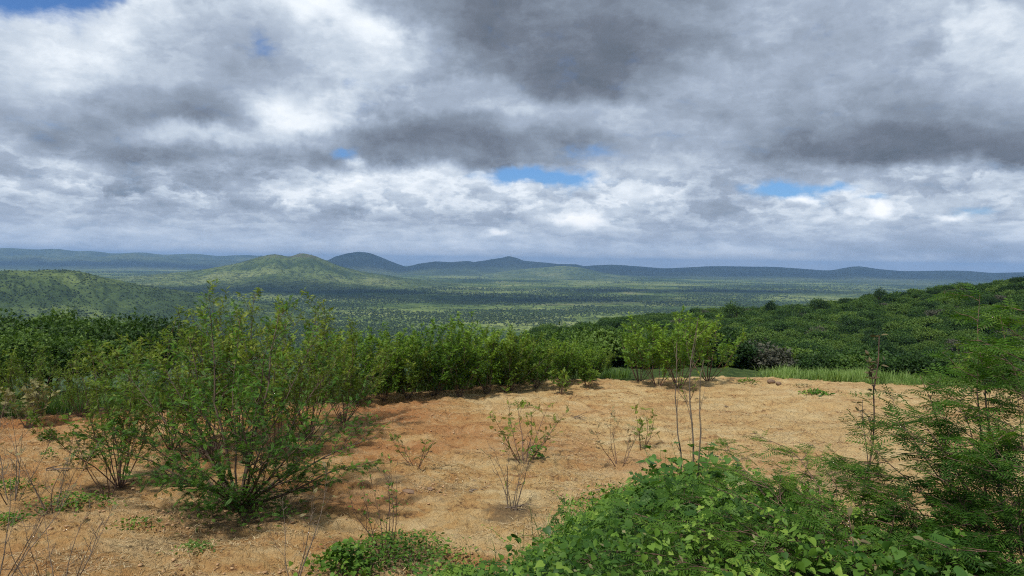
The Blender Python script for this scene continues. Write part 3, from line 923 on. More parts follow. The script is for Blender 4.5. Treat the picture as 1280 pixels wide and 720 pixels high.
# ------------------------------------------------------------------ unseen clouds added above the frame to throw shadow bands on the valley
mc, qc, oc = new_mat('shadow_cloud_white')
pc = qc.node('ShaderNodeBsdfDiffuse'); pc.inputs[0].default_value = (0.85, 0.85, 0.85, 1)
mc.node_tree.links.new(pc.outputs[0], oc.inputs[0])
def shadow_cloud(px, dist, h, wx, wy, seed, rot=0.0):
    a = az_of(px); p = np.array([dist * math.sin(a), dist * math.cos(a), PLAIN])
    c = p + np.array(sun_dir) * (h / sun_dir.z)
    A, B = np.meshgrid(np.linspace(0, 2 * math.pi, 73)[:-1], np.linspace(0, math.pi, 30))
    ux, uy, uz = np.sin(B) * np.cos(A), np.sin(B) * np.sin(A), np.cos(B)
    k = 1 + 0.9 * fbm(ux * 2.2 + seed, uy * 2.2 + uz * 1.7, 4, seed) + 0.35 * np.abs(fbm(ux * 6 + seed, uy * 6 + uz * 5, 3, seed + 1))
    x, y = ux * k * wx, uy * k * wy; z = np.where(uz > 0, uz * k, uz * 0.25) * 420
    X = x * math.cos(rot) - y * math.sin(rot); Y = x * math.sin(rot) + y * math.cos(rot)
    V = np.stack([X, Y, z], -1).reshape(-1, 3); nA_ = 72
    i = np.arange(29)[:, None] * nA_; j = np.arange(nA_)[None, :]; j2 = (j + 1) % nA_
    Q = np.stack([i + j, i + nA_ + j, i + nA_ + j2, i + j2], -1).reshape(-1, 4)
    tag(link('shadow_cloud', new_mesh('shadow_cloud', V, Q, None, [mc], None, True), None, c), 'one of the unseen clouds added above the frame to shadow the valley', None, None, 'structure')
shadow_cloud(340, 3000, 3000, 750, 240, 1, 0.15)
shadow_cloud(620, 2500, 2800, 620, 170, 2, -0.05)
shadow_cloud(900, 3700, 3500, 800, 260, 3, 0.1)
shadow_cloud(450, 8500, 4900, 1300, 1100, 4)
shadow_cloud(620, 9000, 5200, 1500, 700, 5, 0.1)
shadow_cloud(1060, 9300, 5600, 4200, 1700, 6, -0.35)
shadow_cloud(60, 9600, 5600, 2400, 500, 7, 0.3)

# ------------------------------------------------------------------ valley woodland (reads as one mass)
rng = np.random.default_rng(5)
vt = [crown_mesh('valley_tree', 900 + i, leaf=0.62, n=46, lobes=3, mat=M_valley, tpl=TP_TRI) for i in range(4)]
n = 190000
r = np.exp(rng.uniform(math.log(900), math.log(7500), n)); a = rng.uniform(R_(-38), R_(38), n)
X = r * np.sin(a); Y = r * np.cos(a)
dens = fbm(X / 260, Y / 260, 4, 41) + 0.6 * fbm(X / 900, Y / 900, 3, 42)
k = rng.random(n) < np.clip(0.30 + 4.2 * dens, 0.03, 1)
X, Y, r = X[k], Y[k], r[k]
Z = H(X, Y) 
pts = np.stack([X, Y, Z - 0.5], -1)
scl = rng.uniform(0.8, 2.6, len(X)) ** 1.0 * (1 + 0.00012 * r)
gw = gn_scatter('woodland', pts, rng.integers(0, 4, len(X)), rng.random(len(X)) * 6.28, scl, vt)
tag(gw, 'scattered trees and scrub covering the valley floor', kind='stuff')
hp = []
for key, cnt in (('left', 42000), ('main', 36000)):
    V = HILLV[key]; nv, nu, _ = V.shape
    i = rng.uniform(0, nv - 1.01, cnt); j = rng.uniform(0, nu - 1.01, cnt)
    i0, j0 = i.astype(int), j.astype(int); fi, fj = (i - i0)[:, None], (j - j0)[:, None]
    p = (V[i0, j0] * (1 - fi) + V[i0 + 1, j0] * fi) * (1 - fj) + (V[i0, j0 + 1] * (1 - fi) + V[i0 + 1, j0 + 1] * fi) * fj
    hp.append(p)
hp = np.concatenate(hp)
hp[:, 2] -= 0.5
k = rng.random(len(hp)) < np.clip(0.55 + 2.2 * fbm(hp[:, 0] / 120, hp[:, 1] / 120, 4, 44), 0.08, 1)
hp = hp[k]
gw = gn_scatter('hill_woodland', hp, rng.integers(0, 4, len(hp)), rng.random(len(hp)) * 6.28, rng.uniform(0.7, 2.3, len(hp)), vt)
tag(gw, 'scrub and small trees growing over the two near hills', kind='stuff')

# ------------------------------------------------------------------ hillside shrubs on the right
scrub = [crown_mesh('hillside_shrub', 100 + i, leaf=0.088, n=4300, lobes=8 + i % 4, mat=M_leaf_scrub, base=(0.3, 0.42, 0.55, 0.38, 0.5, 0.62)[i % 6]) for i in range(6)]
scrub_g = [crown_mesh('hillside_shrub', 130 + i, leaf=0.09, n=2600, lobes=8, mat=M_leaf_greyscrub) for i in range(2)]
rng = np.random.default_rng(9)
cand = []
tries = 0
cell = {}
while tries < 34000:
    tries += 1
    r = math.sqrt(rng.uniform(32 ** 2, 262 ** 2)); px = rng.uniform(640, 1420); a = az_of(px)
    if r < 75 and px < 830 and rng.random() < 0.3: continue
    s = rng.uniform(0.55, 1.0) if rng.random() < 0.45 else rng.uniform(1.0, 1.9)
    if r < 105: s = min(s, 1.15)
    x, y = r * math.sin(a), r * math.cos(a)
    key = (int(x // 3), int(y // 3)); ok = True
    for ii in (-1, 0, 1):
        for jj in (-1, 0, 1):
            for (qx, qy, qs) in cell.get((key[0] + ii, key[1] + jj), ()):
                if (qx - x) ** 2 + (qy - y) ** 2 < (0.80 * (s + qs)) ** 2: ok = False
    if not ok: continue
    cell.setdefault(key, []).append((x, y, s))
    cand.append((r, x, y, s))
cand.sort(key=lambda c: c[0] / c[3])
cx_ = np.array([[c[1], c[2]] for c in cand]); cz_ = H(cx_[:, 0], cx_[:, 1])
vis = [i for i in range(len(cand)) if cand[i][0] > 70]
rest = []
cnt = 0
for i, (r, x, y, s) in enumerate(cand):
    gry = rng.random() < 0.07
    hh = 1.25 * s
    # clumps of shrubs hidden in the gully are left out
    if r < 66 and (cz_[i] + 2.0 * s) < 3.5 - 0.150 * r: continue
    if cnt < 290:
        me = scrub_g[int(rng.integers(0, 2))] if gry else scrub[int(rng.integers(0, 6))]
        o = link('hillside_shrub', me, None, (x, y, cz_[i] - 0.15), float(rng.random() * 6.28), (hh * 1.15, hh * 1.15, hh * float(rng.uniform(0.9, 1.35))))
        pxx = 640 + F * x / y
        side = 'just right of the small pair of trees' if 860 < pxx < 960 else 'behind the small pair of trees' if pxx <= 860 else 'behind the middle of the grass strip' if pxx < 1080 else 'behind the right end of the grass strip' if pxx < 1200 else 'behind the mimosa'
        size = 'small' if s < 0.8 else 'middling' if s < 1.05 else 'large'
        row = 'low' if r < 95 else 'halfway up' if r < 125 else 'high'
        tag(o, '%s %s shrub %s on the slope, %s' % (size, 'greyish' if gry else 'green', row, side), 'shrub', '%s %s shrubs %s on the slope %s' % (size, 'greyish' if gry else 'green', row, side))
        cnt += 1
    else:
        rest.append((x, y, cz_[i] - 0.15, hh * 1.2, 6 + int(rng.integers(0, 2)) if gry else int(rng.integers(0, 6))))
r_ = np.exp(rng.uniform(math.log(262), math.log(950), 5200)); a_ = rng.uniform(R_(-40), R_(40), 5200)
xs, ys = r_ * np.sin(a_), r_ * np.cos(a_); zs = H(xs, ys)
kk = rng.random(5200) < np.clip(0.5 + 2.5 * fbm(xs / 60, ys / 60, 3, 45), 0.1, 1)
for x, y, z in zip(xs[kk], ys[kk], zs[kk]): rest.append((x, y, z - 0.3, float(rng.uniform(1.5, 3.2)), int(rng.integers(0, 6))))
rest = np.array(rest)
gw = gn_scatter('scrub', rest[:, :3], rest[:, 4].astype(int), rng.random(len(rest)) * 6.28, rest[:, 3], scrub + scrub_g)
tag(gw, 'dense green scrub on the upper slope at right and the slopes falling to the valley', kind='stuff')

CROWNS = {}
def tree(name, px, dist, top_py, base_lift, rx, seed, mat, label, group=None, leaf=0.16, n=1800, base=0.3, cat='tree', trunk=True, z=None):
    """tree with its own trunk, limbs and crown; stands at that bearing and distance"""
    p = at(px, 400, dist); gz = float(H(p[0], p[1])) if z is None else z
    top = at(px, top_py, dist)[2]
    h = top - gz
    t = link(name, None, None, (p[0], p[1], gz)); tag(t, label, cat, group)
    rng = np.random.default_rng(seed)
    acc = Acc()
    cr_h = h * (1 - base_lift)
    pts, rad = grow_stem(rng, (0, 0, -0.2), (0.05, 0.02, 1), h * (base_lift + 0.35) + 0.2, 0.045 * h ** 0.9, 0.1, 0.08)
    acc.tube(pts, rad, 6)
    for b in range(6):
        i = 3 + b % 4
        bp, br2 = grow_stem(rng, pts[i], side_dir(rng, np.array([0, 0, 1.0]), rng.uniform(0.5, 1.1)), rx * 0.8, rad[i] * 0.6, 0.2, 0.15, 5)
        acc.tube(bp, br2, 5)
    link('trunk', acc.mesh('trunk', M_bark, True), t)
    key = (n // 4000, seed % 3)
    if key not in CROWNS:
        CROWNS[key] = crown_mesh('crown', seed, leaf / rx, n, 9, 1.0, 0.75, mat, TP_SPRIG, base, 0.6)
    cm = CROWNS[key]
    c = link('crown', cm, t, (0, 0, h * base_lift), seed * 1.3); c.scale = (rx, rx, cr_h / 1.15)
    c['kind'] = 'stuff'
    return t

# lone round trees on the crest
tree('crest_tree', 920, 190, 374, 0.12, 3.4, 201, M_leaf_dark, 'dark round tree standing out on the crest, leftmost on the skyline', 'trees on the crest', 0.3, 1500)
tree('crest_tree', 962, 205, 374, 0.15, 2.0, 202, M_leaf_dark, 'small dark tree on the crest just right of the leftmost skyline tree', 'trees on the crest', 0.3, 1000)
tree('crest_tree', 1022, 210, 369, 0.12, 3.2, 203, M_leaf_dark, 'dark spreading tree on the crest between the small tree and the rightmost one', 'trees on the crest', 0.3, 1300)
tree('crest_tree', 1097, 215, 357.5, 0.12, 2.4, 204, M_leaf_dark, 'dark dome-shaped tree on the crest, rightmost of the skyline trees', 'trees on the crest', 0.3, 1200)

# dense dark trees beyond the clearing, left
lab2 = ['first', 'third', 'fourth', 'sixth', 'seventh', 'ninth', 'last', 'fifth', 'eighth', 'second']
DT = [(-40, 27, 380, 2.2), (12, 26, 390, 1.7), (48, 30, 379, 1.9), (88, 28, 391, 1.8), (128, 31, 384, 1.9), (168, 27, 399, 1.6), (205, 31, 391, 2.0), (60, 24, 412, 1.7), (135, 24, 416, 1.5), (5, 23, 406, 1.6)]
for i, (px, d, ty, rx) in enumerate(DT):
    tree('dark_tree', px, d, ty, 0.10, rx, 300 + i, M_leaf_dark, 'dense dark green tree, %s from the left in the thicket behind the clearing' % lab2[i], 'dark trees behind the clearing', 0.125, 7900, 0.42)
for i, (px, d, ty, rx) in enumerate([(700, 34, 412, 1.7), (735, 40, 404, 2.1), (770, 44, 398, 2.4), (800, 34, 412, 1.8), (690, 48, 405, 2.2)]):
    tree('dark_tree', px, d, ty, 0.10, rx, 330 + i, M_leaf_dark, 'dark green tree, %s from the left beyond the gap beside the small pair' % ['second', 'third', 'fourth', 'last', 'first'][i], 'dark trees behind the gap', 0.125, 7900, 0.35)

# ------------------------------------------------------------------ back row of bushes
BV = [shrub_meshes(400 + i, 2.3, 0.50, 11, 0.100, TP_PIN_S, (M_leaf_back, M_leaf_back, M_leaf_olive, M_leaf_back)[i], M_bark, 13, 1.0, 0.014, 0.034, (0.42, 0.5, 0.45, 0.36)[i], 4, sep=True, lift=0.10, bl=0.46) for i in range(4)]
lab = ['first', 'second', 'third', 'fourth', 'fifth', 'sixth', 'seventh', 'eighth', 'ninth', 'tenth', 'last']
for i, (px, by, ty) in enumerate(BACKROW):
    p = on_ground(px, by); D = math.hypot(p[0], p[1])
    h = D * (by - ty) / F
    make_shrub('bush', BV[i % 4], p, i * 1.9, h / 2.62, 'feathery green bush, %s from left in the front row along the sand' % lab[i], 'bush', 'row of bushes behind the clearing')
# second rank, filling between them
for i, (px, by, ty, ex) in enumerate([(430, 492, 396, 1.2), (495, 488, 400, 1.1), (528, 486, 396, 1.1), (560, 486, 400, 1.1), (592, 484, 398, 1.1), (625, 482, 402, 1.0), (655, 478, 408, 1.0), (684, 474, 410, 1.0), (716, 472, 418, 1.0), (745, 466, 424, 0.9)]):
    D = 3.5 / ((by - 327) / F) ; p = at(px, by, D); p[2] = float(H(p[0], p[1])); h = at(px, ty, D)[2] - p[2]
    make_shrub('bush', BV[(i * 3 + 1) % 4], p, i * 2.3 + 1, h / 2.75, 'feathery green bush, %s from left in the rank hidden behind the front row' % lab[i], 'bush', 'second rank of bushes behind the row')

# the small pair of trees right of the gap
TV = [shrub_meshes(430 + i, 2.3, 0.62, 8, 0.105, TP_PIN_S, M_leaf_back, M_bark_red, 12, 1.0, 0.018, 0.038, 0.55, 4, lift=0.30, bl=0.50) for i in range(2)]
for i, (px, by, ty, l) in enumerate([(822, 483, 393, 'small multi-stemmed light green tree at the far sand edge, left of a pair'), (848, 484, 391, 'small multi-stemmed light green tree at the far sand edge, right of a pair'),
                                     (885, 476, 396, 'light green bush just right of and behind the pair of small trees'), (800, 478, 408, 'light green bush tucked against the left of the small pair of trees')]):
    p = on_ground(px, by); D = math.hypot(p[0], p[1])
    make_shrub('small_tree', TV[i % 2], p, i * 2.0, D * (by - ty) / F / 2.35, l, 'tree')

# bushes at the left, behind and around the hero bush
MB = [shrub_meshes(450 + i, 2.6, 0.62, 12, 0.092, TP_PIN, M_leaf_olive, M_bark_red, 13, 1.0, 0.013, 0.042, 0.5, 4, lift=0.22, bl=0.46) for i in range(3)]
for (px, by, ty, v, rz, l) in [
        (150, 606, 452, 0, 0.5, 'yellowish olive bush beside the large bush, on its left'),
        (215, 560, 408, 1, 2.0, 'olive bush rising behind the left half of the large bush'),
        (385, 545, 382, 2, 4.0, 'olive bush rising behind the right half of the large bush'),
        (262, 575, 405, 1, 5.0, 'olive bush filling the space behind the lower left of the large bush'),
        (345, 572, 400, 0, 1.3, 'olive bush filling the space behind the lower right of the large bush'),
        (300, 548, 376, 0, 3.0, 'tall olive bush directly behind the middle of the large bush'),
        (430, 528, 408, 1, 1.0, 'olive bush joining the large bush to the row behind the sand'),
        (45, 522, 448, 2, 0.2, 'low olive bush at the left edge of the sand'),
        (100, 520, 452, 1, 5.2, 'low olive bush just right of the one at the left edge'),
        (0, 524, 455, 0, 2.2, 'low olive bush cut by the left edge of the picture')]:
    p = on_ground(px, by); D = math.hypot(p[0], p[1])
    make_shrub('bush', MB[v], p, rz, D * (by - ty) / F / 2.65, l, 'bush')

# ------------------------------------------------------------------ the large bush on the left
def directed_shrub(name, base, targets, seed, label, leaf, tpl, matl, bark, r0=0.03, nb=7, bl=0.5, step=0.07, flat=0.0, tw=4, lift=0.3, basec=0.45, cat='bush', arch=0.0, keep=1.0, hg=0.3, tl=0.35, droop=0.15, partname='stem', aup=0.2):
    """stems that run from the base to given points"""
    rng = np.random.default_rng(seed)
    t = link(name, None, None, base); tag(t, label, cat)
    anch = []
    for tg in targets:
        tg = np.asarray(tg, float) - base
        L = np.linalg.norm(tg)
        u = np.linspace(0, 1, 10)[:, None]
        mid = tg * 0.45 + np.array([0, 0, arch * L]) + rng.normal(0, 0.05 * L, 3)
        pts = (1 - u) ** 2 * np.array([0, 0, -0.05]) + 2 * u * (1 - u) * mid + u ** 2 * tg
        wob = np.cumsum(rng.normal(0, 0.012 * L, (10, 3)), axis=0); wob -= u * wob[-1]
        pts = pts + wob * np.sin(u * math.pi)
        rad = r0 * rng.uniform(0.7, 1.15) * (1 - 0.85 * u[:, 0] ** 0.9)
        acc = Acc(); acc.tube(pts, rad, 6)
        branchlets(rng, acc, pts, rad, nb, bl, lift, (0.5, 1.05), aup, anch, tw, tl, flat, step, 4, 0.8)
        for k in range(6): anch.append((pts[-1] - (pts[-1] - pts[-2]) * rng.random(), unit(pts[-1] - pts[-2])))
        link(partname, acc.mesh(partname, bark, True), t)
    P, ax, up = leaf_arrays(rng, anch, droop, flat, keep)
    fo = Acc()
    z0, z1 = P[:, 2].min(), P[:, 2].max()
    fo.leaves(tpl, P, ax, up, leaf * rng.uniform(0.7, 1.25, len(P)), tintv(rng, P, basec, 0.15, hg, z0, z1))
    f = link('foliage', fo.mesh('foliage', matl), t); f['kind'] = 'stuff'
    return t, len(P)

DH = math.hypot(HERO[0], HERO[1])
ht = [(165, 535, -.3), (110, 545, .5), (190, 590, -1.2), (205, 455, .4), (262, 385, 0), (235, 420, .8), (300, 400, .9), (330, 440, -.8), (350, 385, .6), (395, 420, 0), (440, 500, .4),
      (470, 545, -.4), (450, 580, -.9), (400, 530, -1.1), (300, 500, -1.3), (240, 520, -1.2), (160, 470, .9), (420, 455, 1.0), (340, 560, -1.4), (255, 590, -1.4), (370, 600, -1.0)]
directed_shrub('large_bush', HERO, [at(px, py, DH + dd) for px, py, dd in ht], 501,
               'large spreading green bush with many brown stems on the left of the sand', 0.088, TP_PIN, M_leaf_hero, M_bark, 0.026, 12, 0.62, 0.040, 0.25, 4, 0.30, 0.42, hg=0.35)

# ------------------------------------------------------------------ right-hand mimosa tree and low mimosa on the bank
MB0 = at(1292, 700, 4.9); MB0[2] = float(H(MB0[0], MB0[1]))
mt = [(1120, 520, 5.2), (1090, 560, 4.9), (1150, 470, 5.4), (1165, 545, 4.6), (1200, 500, 4.8), (1225, 440, 5.2), (1250, 395, 5.4), (1225, 368, 5.8), (1285, 378, 5.3), (1290, 430, 4.6), (1240, 540, 4.3),
      (1180, 600, 4.4), (1270, 480, 5.6), (1215, 640, 4.2), (1160, 660, 4.3), (1268, 600, 4.1), (1330, 520, 4.6), (1130, 620, 4.6), (1250, 690, 3.9)]
directed_shrub('mimosa_tree', MB0, [at(*q) for q in mt], 601, 'feathery mimosa tree reaching in from the right edge beside the camera', 0.105, TP_BIP, M_leaf_mim, M_bark_red,
               0.013, 11, 0.42, 0.036, 0.70, 4, 0.30, 0.42, 'tree', 0.06, 1.0, 0.35, 0.30, 0.1, 'branch', 0.02)
LB0 = at(1075, 760, 4.2); LB0[2] = float(H(LB0[0], LB0[1]))
lt = [(790, 640, 4.5), (850, 622, 4.6), (900, 612, 4.7), (950, 600, 4.9), (1000, 596, 5.2), (1035, 575, 5.4), (1085, 585, 5.2), (1120, 620, 4.6), (1160, 680, 4.0), (850, 670, 4.0), (930, 660, 4.1),
      (1010, 650, 4.2), (1060, 635, 4.5), (985, 560, 5.8), (800, 700, 3.8), (870, 715, 3.6), (960, 705, 3.7), (740, 690, 4.1), (905, 560, 5.6)]
directed_shrub('low_mimosa', LB0, [at(*q) for q in lt], 602, 'low spreading mimosa with flat feathery sprays over the bank at lower right', 0.095, TP_BIP, M_leaf_mim, M_bark_red,
               0.008, 11, 0.38, 0.040, 0.82, 3, 0.22, 0.50, 'shrub', 0.10, 0.8, 0.3, 0.30, 0.05, 'branch', 0.0)

# ------------------------------------------------------------------ leafy ground cover on the bank
rng = np.random.default_rng(71)
def cover_points(n, x0, x1, y0, y1, tmin, tmax=2.0):
    X = rng.uniform(x0, x1, n); Y = rng.uniform(y0, y1, n)
    t = bank_t(X, Y) + 0.10 * fbm(X * 1.2, Y * 1.2, 3, 51)
    k = (t > tmin) & (t < tmax)
    return X[k], Y[k], t[k]
acc = Acc()
X, Y, t = cover_points(125000, -1.6, 6.5, 2.6, 11.2, -0.05)
clump = np.clip(fbm(X * 0.8, Y * 0.8, 3, 52) + 0.5, 0, 1)
small = np.clip(fbm(X * 3.2, Y * 3.2, 3, 56) + 0.5, 0, 1)
vh = (0.06 + 0.62 * clump ** 1.5 + 0.34 * small ** 2) * sstep(t, -0.05, 0.12) + 0.42 * np.exp(-(((X - 1.75) / 0.75) ** 2 + ((Y - 6.8) / 0.6) ** 2))
Zg = H(X, Y)
u = rng.random(len(X)) ** 0.40
P = np.stack([X, Y, Zg + vh * u + 0.01], -1)
k = rng.random(len(X)) < (0.22 + 0.5 * (u > 0.72)) * sstep(t + 0.10 * (small - 0.5), -0.06, 0.10)
P, tt = P[k], t[k]
n = len(P)
ax = rng.normal(0, 1, (n, 3)); ax[:, 2] = rng.normal(-0.2, 0.45, n); ax[:, 1] -= 0.3
up = np.array([0, 0, 1.0]) + rng.normal(0, 0.55, (n, 3)); up[:, 1] -= 0.25
tn = np.clip(tintv(rng, P, 0.50, 0.20, 0, 0, 1, 0.5), 0, 1)
kind = fbm(P[:, 0] * 1.5, P[:, 1] * 1.5, 3, 53) + rng.normal(0, 0.06, n)
b1 = kind > 0.15; b2 = (kind <= 0.15) & (kind > -0.02); b3 = (kind <= -0.02) & (kind > -0.12); b4 = kind <= -0.12
acc.leaves(TP_HEART, P[b1], ax[b1], up[b1], 0.043 * rng.uniform(0.4, 1.4, b1.sum()), tn[b1])
acc.leaves(TP_OVN, P[b2], ax[b2], up[b2], 0.044 * rng.uniform(0.4, 1.4, b2.sum()), tn[b2])
acc.leaves(TP_TRI, P[b3], ax[b3], up[b3], 0.040 * rng.uniform(0.5, 1.3, b3.sum()), tn[b3] + 0.1)
acc.leaves(TP_PIN_S, P[b4], ax[b4], up[b4], 0.085 * rng.uniform(0.6, 1.3, b4.sum()), tn[b4] - 0.1)
go_ = link('creeping_vines', acc.mesh('creeping_vines', M_leaf_vine)); tag(go_, 'lush green creepers and leafy weeds covering the bank at bottom centre and right', kind='stuff')
# thin stems and grass blades poking from the cover
def blades(n, X, Y, Zg, L, W, lean, mat, name, tn, seed, flat=False):
    r_ = np.random.default_rng(seed); n = len(X)
    a = r_.random(n) * 6.283; ln = L * r_.uniform(0.5, 1.3, n)
    le = lean * (r_.uniform(0.9, 1.12, n) if lean > 1.2 else r_.uniform(0.3, 1.4, n))
    dx_, dy_ = np.cos(a), np.sin(a)
    w = W * r_.uniform(0.6, 1.3, n)
    b = np.stack([X, Y, Zg], -1); sd = np.stack([-dy_, dx_, 0 * a], -1) * w[:, None]
    hz = np.cos(np.minimum(le, 1.5)); hx = np.sin(np.minimum(le, 1.5))
    m = b + np.stack([dx_ * hx * 0.35, dy_ * hx * 0.35, hz * 0.6], -1) * ln[:, None]
    e = b + np.stack([dx_ * hx, dy_ * hx, hz * 0.95 - 0.1 * hx], -1) * ln[:, None]
    V = np.stack([b - sd, b + sd, m + sd * .8, m - sd * .8, e], 1)
    off = (np.arange(n) * 5)[:, None]
    q = np.array([[0, 1, 2, 3]]) + off; t_ = np.array([[3, 2, 4]]) + off
    ac = Acc(); ac.add(V.reshape(-1, 3), q, t_, np.repeat(tn, 5))
    return ac
X, Y, t = cover_points(2600, -1.2, 5.5, 4.0, 10.0, -0.06)
k = rng.random(len(X)) < 0.3 + 1.2 * np.clip(fbm(X, Y, 2, 55), 0, 1)
X, Y = X[k], Y[k]
ac = blades(0, X, Y, H(X, Y), 0.5, 0.006, 0.5, None, '', rng.random(len(X)), 3)
tag(link('bank_grass', ac.mesh('bank_grass', M_grass)), 'grass blades poking up among the creepers on the bank', kind='stuff')

rng = np.random.default_rng(77)
acc = Acc(); dl = []
for k_ in range(60):
    while True:
        x_ = rng.uniform(-1.5, 5.0); y_ = rng.uniform(4.5, 10.5)
        if -0.02 < float(bank_t(np.array(x_), np.array(y_))) < 0.10: break
    a_ = rng.uniform(0.2, 2.9); p_ = np.array([x_, y_]); ps = []
    for q_ in range(9):
        a_ += rng.normal(0, 0.25); p_ = p_ + 0.10 * np.array([math.cos(a_), math.sin(a_)])
        ps.append([p_[0], p_[1], float(H(p_[0], p_[1], True)) + 0.03 + 0.04 * rng.random()])
    ps = np.array(ps); acc.tube(ps, 0.003, 4, 0.35)
    for q_ in ps: 
        for _ in range(3): dl.append(q_ + rng.normal(0, 0.03, 3) * [1, 1, .4] + [0, 0, .02])
P = np.array(dl); n = len(P); ax = rng.normal(0, 1, (n, 3)); ax[:, 2] *= .2
acc.leaves(TP_OVN, P, ax, np.array([0, 0, 1.]) + rng.normal(0, .3, (n, 3)), 0.045 * rng.uniform(.5, 1.3, n), tintv(rng, P, 0.5, .2))
tag(link('vine_runners', acc.mesh('vine_runners', M_leaf_vine)), 'thin leafy runners creeping from the bank over the bare sand', kind='stuff')
X, Y, t = cover_points(5200, -1.4, 6.0, 3.0, 10.5, 0.0)
acc = Acc(); k = rng.random(len(X)) < 0.35; X, Y = X[k], Y[k]; n = len(X)
P = np.stack([X, Y, H(X, Y) + rng.uniform(.1, .5, n)], -1); ax = rng.normal(0, 1, (n, 3)); 
acc.leaves(TP_OVN, P, ax, np.array([0, 0, 1.]) + rng.normal(0, .6, (n, 3)), 0.05 * rng.uniform(.5, 1.2, n), np.clip(rng.normal(.5, .3, n), 0, 1))
tag(link('withered_leaves', acc.mesh('withered_leaves', M_leaf_dry)), 'yellowed and withered leaves scattered among the creepers', kind='stuff')

# grass strip beyond the far edge of the sand, right
rng = np.random.default_rng(81)
n = 30000
a = rng.uniform(az_of(940), az_of(1330), n); r = edge_r(a) + 0.0 + rng.random(n) ** 1.1 * 6.5 + 0.5 * fbm(a * 40, a * 0, 3, 66)
k = rng.random(n) < sstep(a, az_of(940), az_of(1040))
a, r = a[k], r[k]; X, Y = r * np.sin(a), r * np.cos(a)
hh = np.clip(0.55 + fbm(X / 1.5, Y / 1.5, 2, 61), 0.2, 1)
ac = blades(0, X, Y, H(X, Y) - 0.35 * np.clip(0.5 + 2.0 * fbm(X / 0.9, Y / 0.9, 3, 63), 0, 1), 0.44, 0.008, 0.80, None, '', np.clip(0.72 + rng.normal(0, 0.25, len(X)) + 0.6 * fbm(X / 1.2, Y / 1.2, 2, 67), 0, 1), 4)
tag(link('tall_grass', ac.mesh('tall_grass', M_grass)), 'strip of tall pale green grass along the far right edge of the sand', kind='stuff')
n = 14000
a = rng.uniform(az_of(-100), az_of(790), n); r = edge_r(a) - 0.25 + rng.random(n) ** 1.5 * 2.2
X, Y = r * np.sin(a), r * np.cos(a)
k = rng.random(n) < 0.25 + 1.5 * np.clip(fbm(X / 1.2, Y / 1.2, 2, 62), 0, 1)
X, Y = X[k], Y[k]
ac = blades(0, X, Y, H(X, Y), 0.34, 0.010, 0.5, None, '', np.clip(0.35 + rng.normal(0, 0.2, len(X)), 0, 1), 6)
tag(link('undergrowth', ac.mesh('undergrowth', M_grass)), 'thin green undergrowth below the row of bushes', kind='stuff')

# ------------------------------------------------------------------ litter, straw, clods on the sand
def sand_points(rng, n, r0=6.0, r1=21.5):
    a = rng.uniform(R_(-40), R_(40), n); r = np.exp(rng.uniform(math.log(r0), math.log(r1), n))
    X, Y = r * np.sin(a), r * np.cos(a)
    k = (r < edge_r(a) - 0.1) & (bank_t(X, Y) < 0.02)
    return X[k], Y[k]
rng = np.random.default_rng(91)
X, Y = sand_points(rng, 130000)
dn = fbm(X / 1.1, Y / 0.7, 4, 71) + 0.5 * fbm(X / 5, Y / 3, 2, 72)
k = rng.random(len(X)) < np.clip(0.25 + 4.0 * dn, 0.0, 1)
X, Y = X[k], Y[k]
ac = blades(0, X, Y, H(X, Y, True) + 0.008, 0.12, 0.0036, 1.42, None, '', np.clip(0.5 + rng.normal(0, 0.32, len(X)), 0, 1), 8)
tag(link('dry_straw', ac.mesh('dry_straw', M_straw)), 'dry straw and twigs lying over the orange sand', kind='stuff')

def lumps(rng, X, Y, size, flat=0.55, z=None):
    ac = Acc(); t = (1 + 5 ** .5) / 2
    ico = np.array([[-1, t, 0], [1, t, 0], [-1, -t, 0], [1, -t, 0], [0, -1, t], [0, 1, t], [0, -1, -t], [0, 1, -t], [t, 0, -1], [t, 0, 1], [-t, 0, -1], [-t, 0, 1]]) / math.sqrt(1 + t * t)
    fa = np.array([[0, 11, 5], [0, 5, 1], [0, 1, 7], [0, 7, 10], [0, 10, 11], [1, 5, 9], [5, 11, 4], [11, 10, 2], [10, 7, 6], [7, 1, 8], [3, 9, 4], [3, 4, 2], [3, 2, 6], [3, 6, 8], [3, 8, 9], [4, 9, 5], [2, 4, 11], [6, 2, 10], [8, 6, 7], [9, 8, 1]])
    n = len(X); s = np.asarray(size)
    V = ico[None] * (1 + rng.normal(0, 0.22, (n, 12, 1))) * s[:, None, None] * np.stack([rng.uniform(.7, 1.4, n), rng.uniform(.7, 1.2, n), np.full(n, flat)], -1)[:, None, :]
    a = rng.random(n) * 6.28
    c, s_ = np.cos(a)[:, None], np.sin(a)[:, None]
    x = V[..., 0] * c - V[..., 1] * s_; y = V[..., 0] * s_ + V[..., 1] * c
    Zg = H(X, Y, True) if z is None else z
    V = np.stack([x + X[:, None], y + Y[:, None], V[..., 2] + Zg[:, None] + (np.asarray(size) * flat * 0.35)[:, None]], -1)
    ac.add(V.reshape(-1, 3), None, (fa[None] + (np.arange(n) * 12)[:, None, None]).reshape(-1, 3), np.repeat(rng.random(n), 12))
    return ac
X, Y = sand_points(rng, 32000)
k = rng.random(len(X)) < np.clip(0.15 + 3.6 * fbm(X / 1.4, Y / 0.8, 4, 73), 0.0, 1)
X, Y = X[k], Y[k]
tag(link('clods', lumps(rng, X, Y, 0.006 + 0.026 * rng.random(len(X)) ** 4).mesh('clods', M_clod)), 'crumbs of earth and gravel scattered over the sand', kind='stuff')

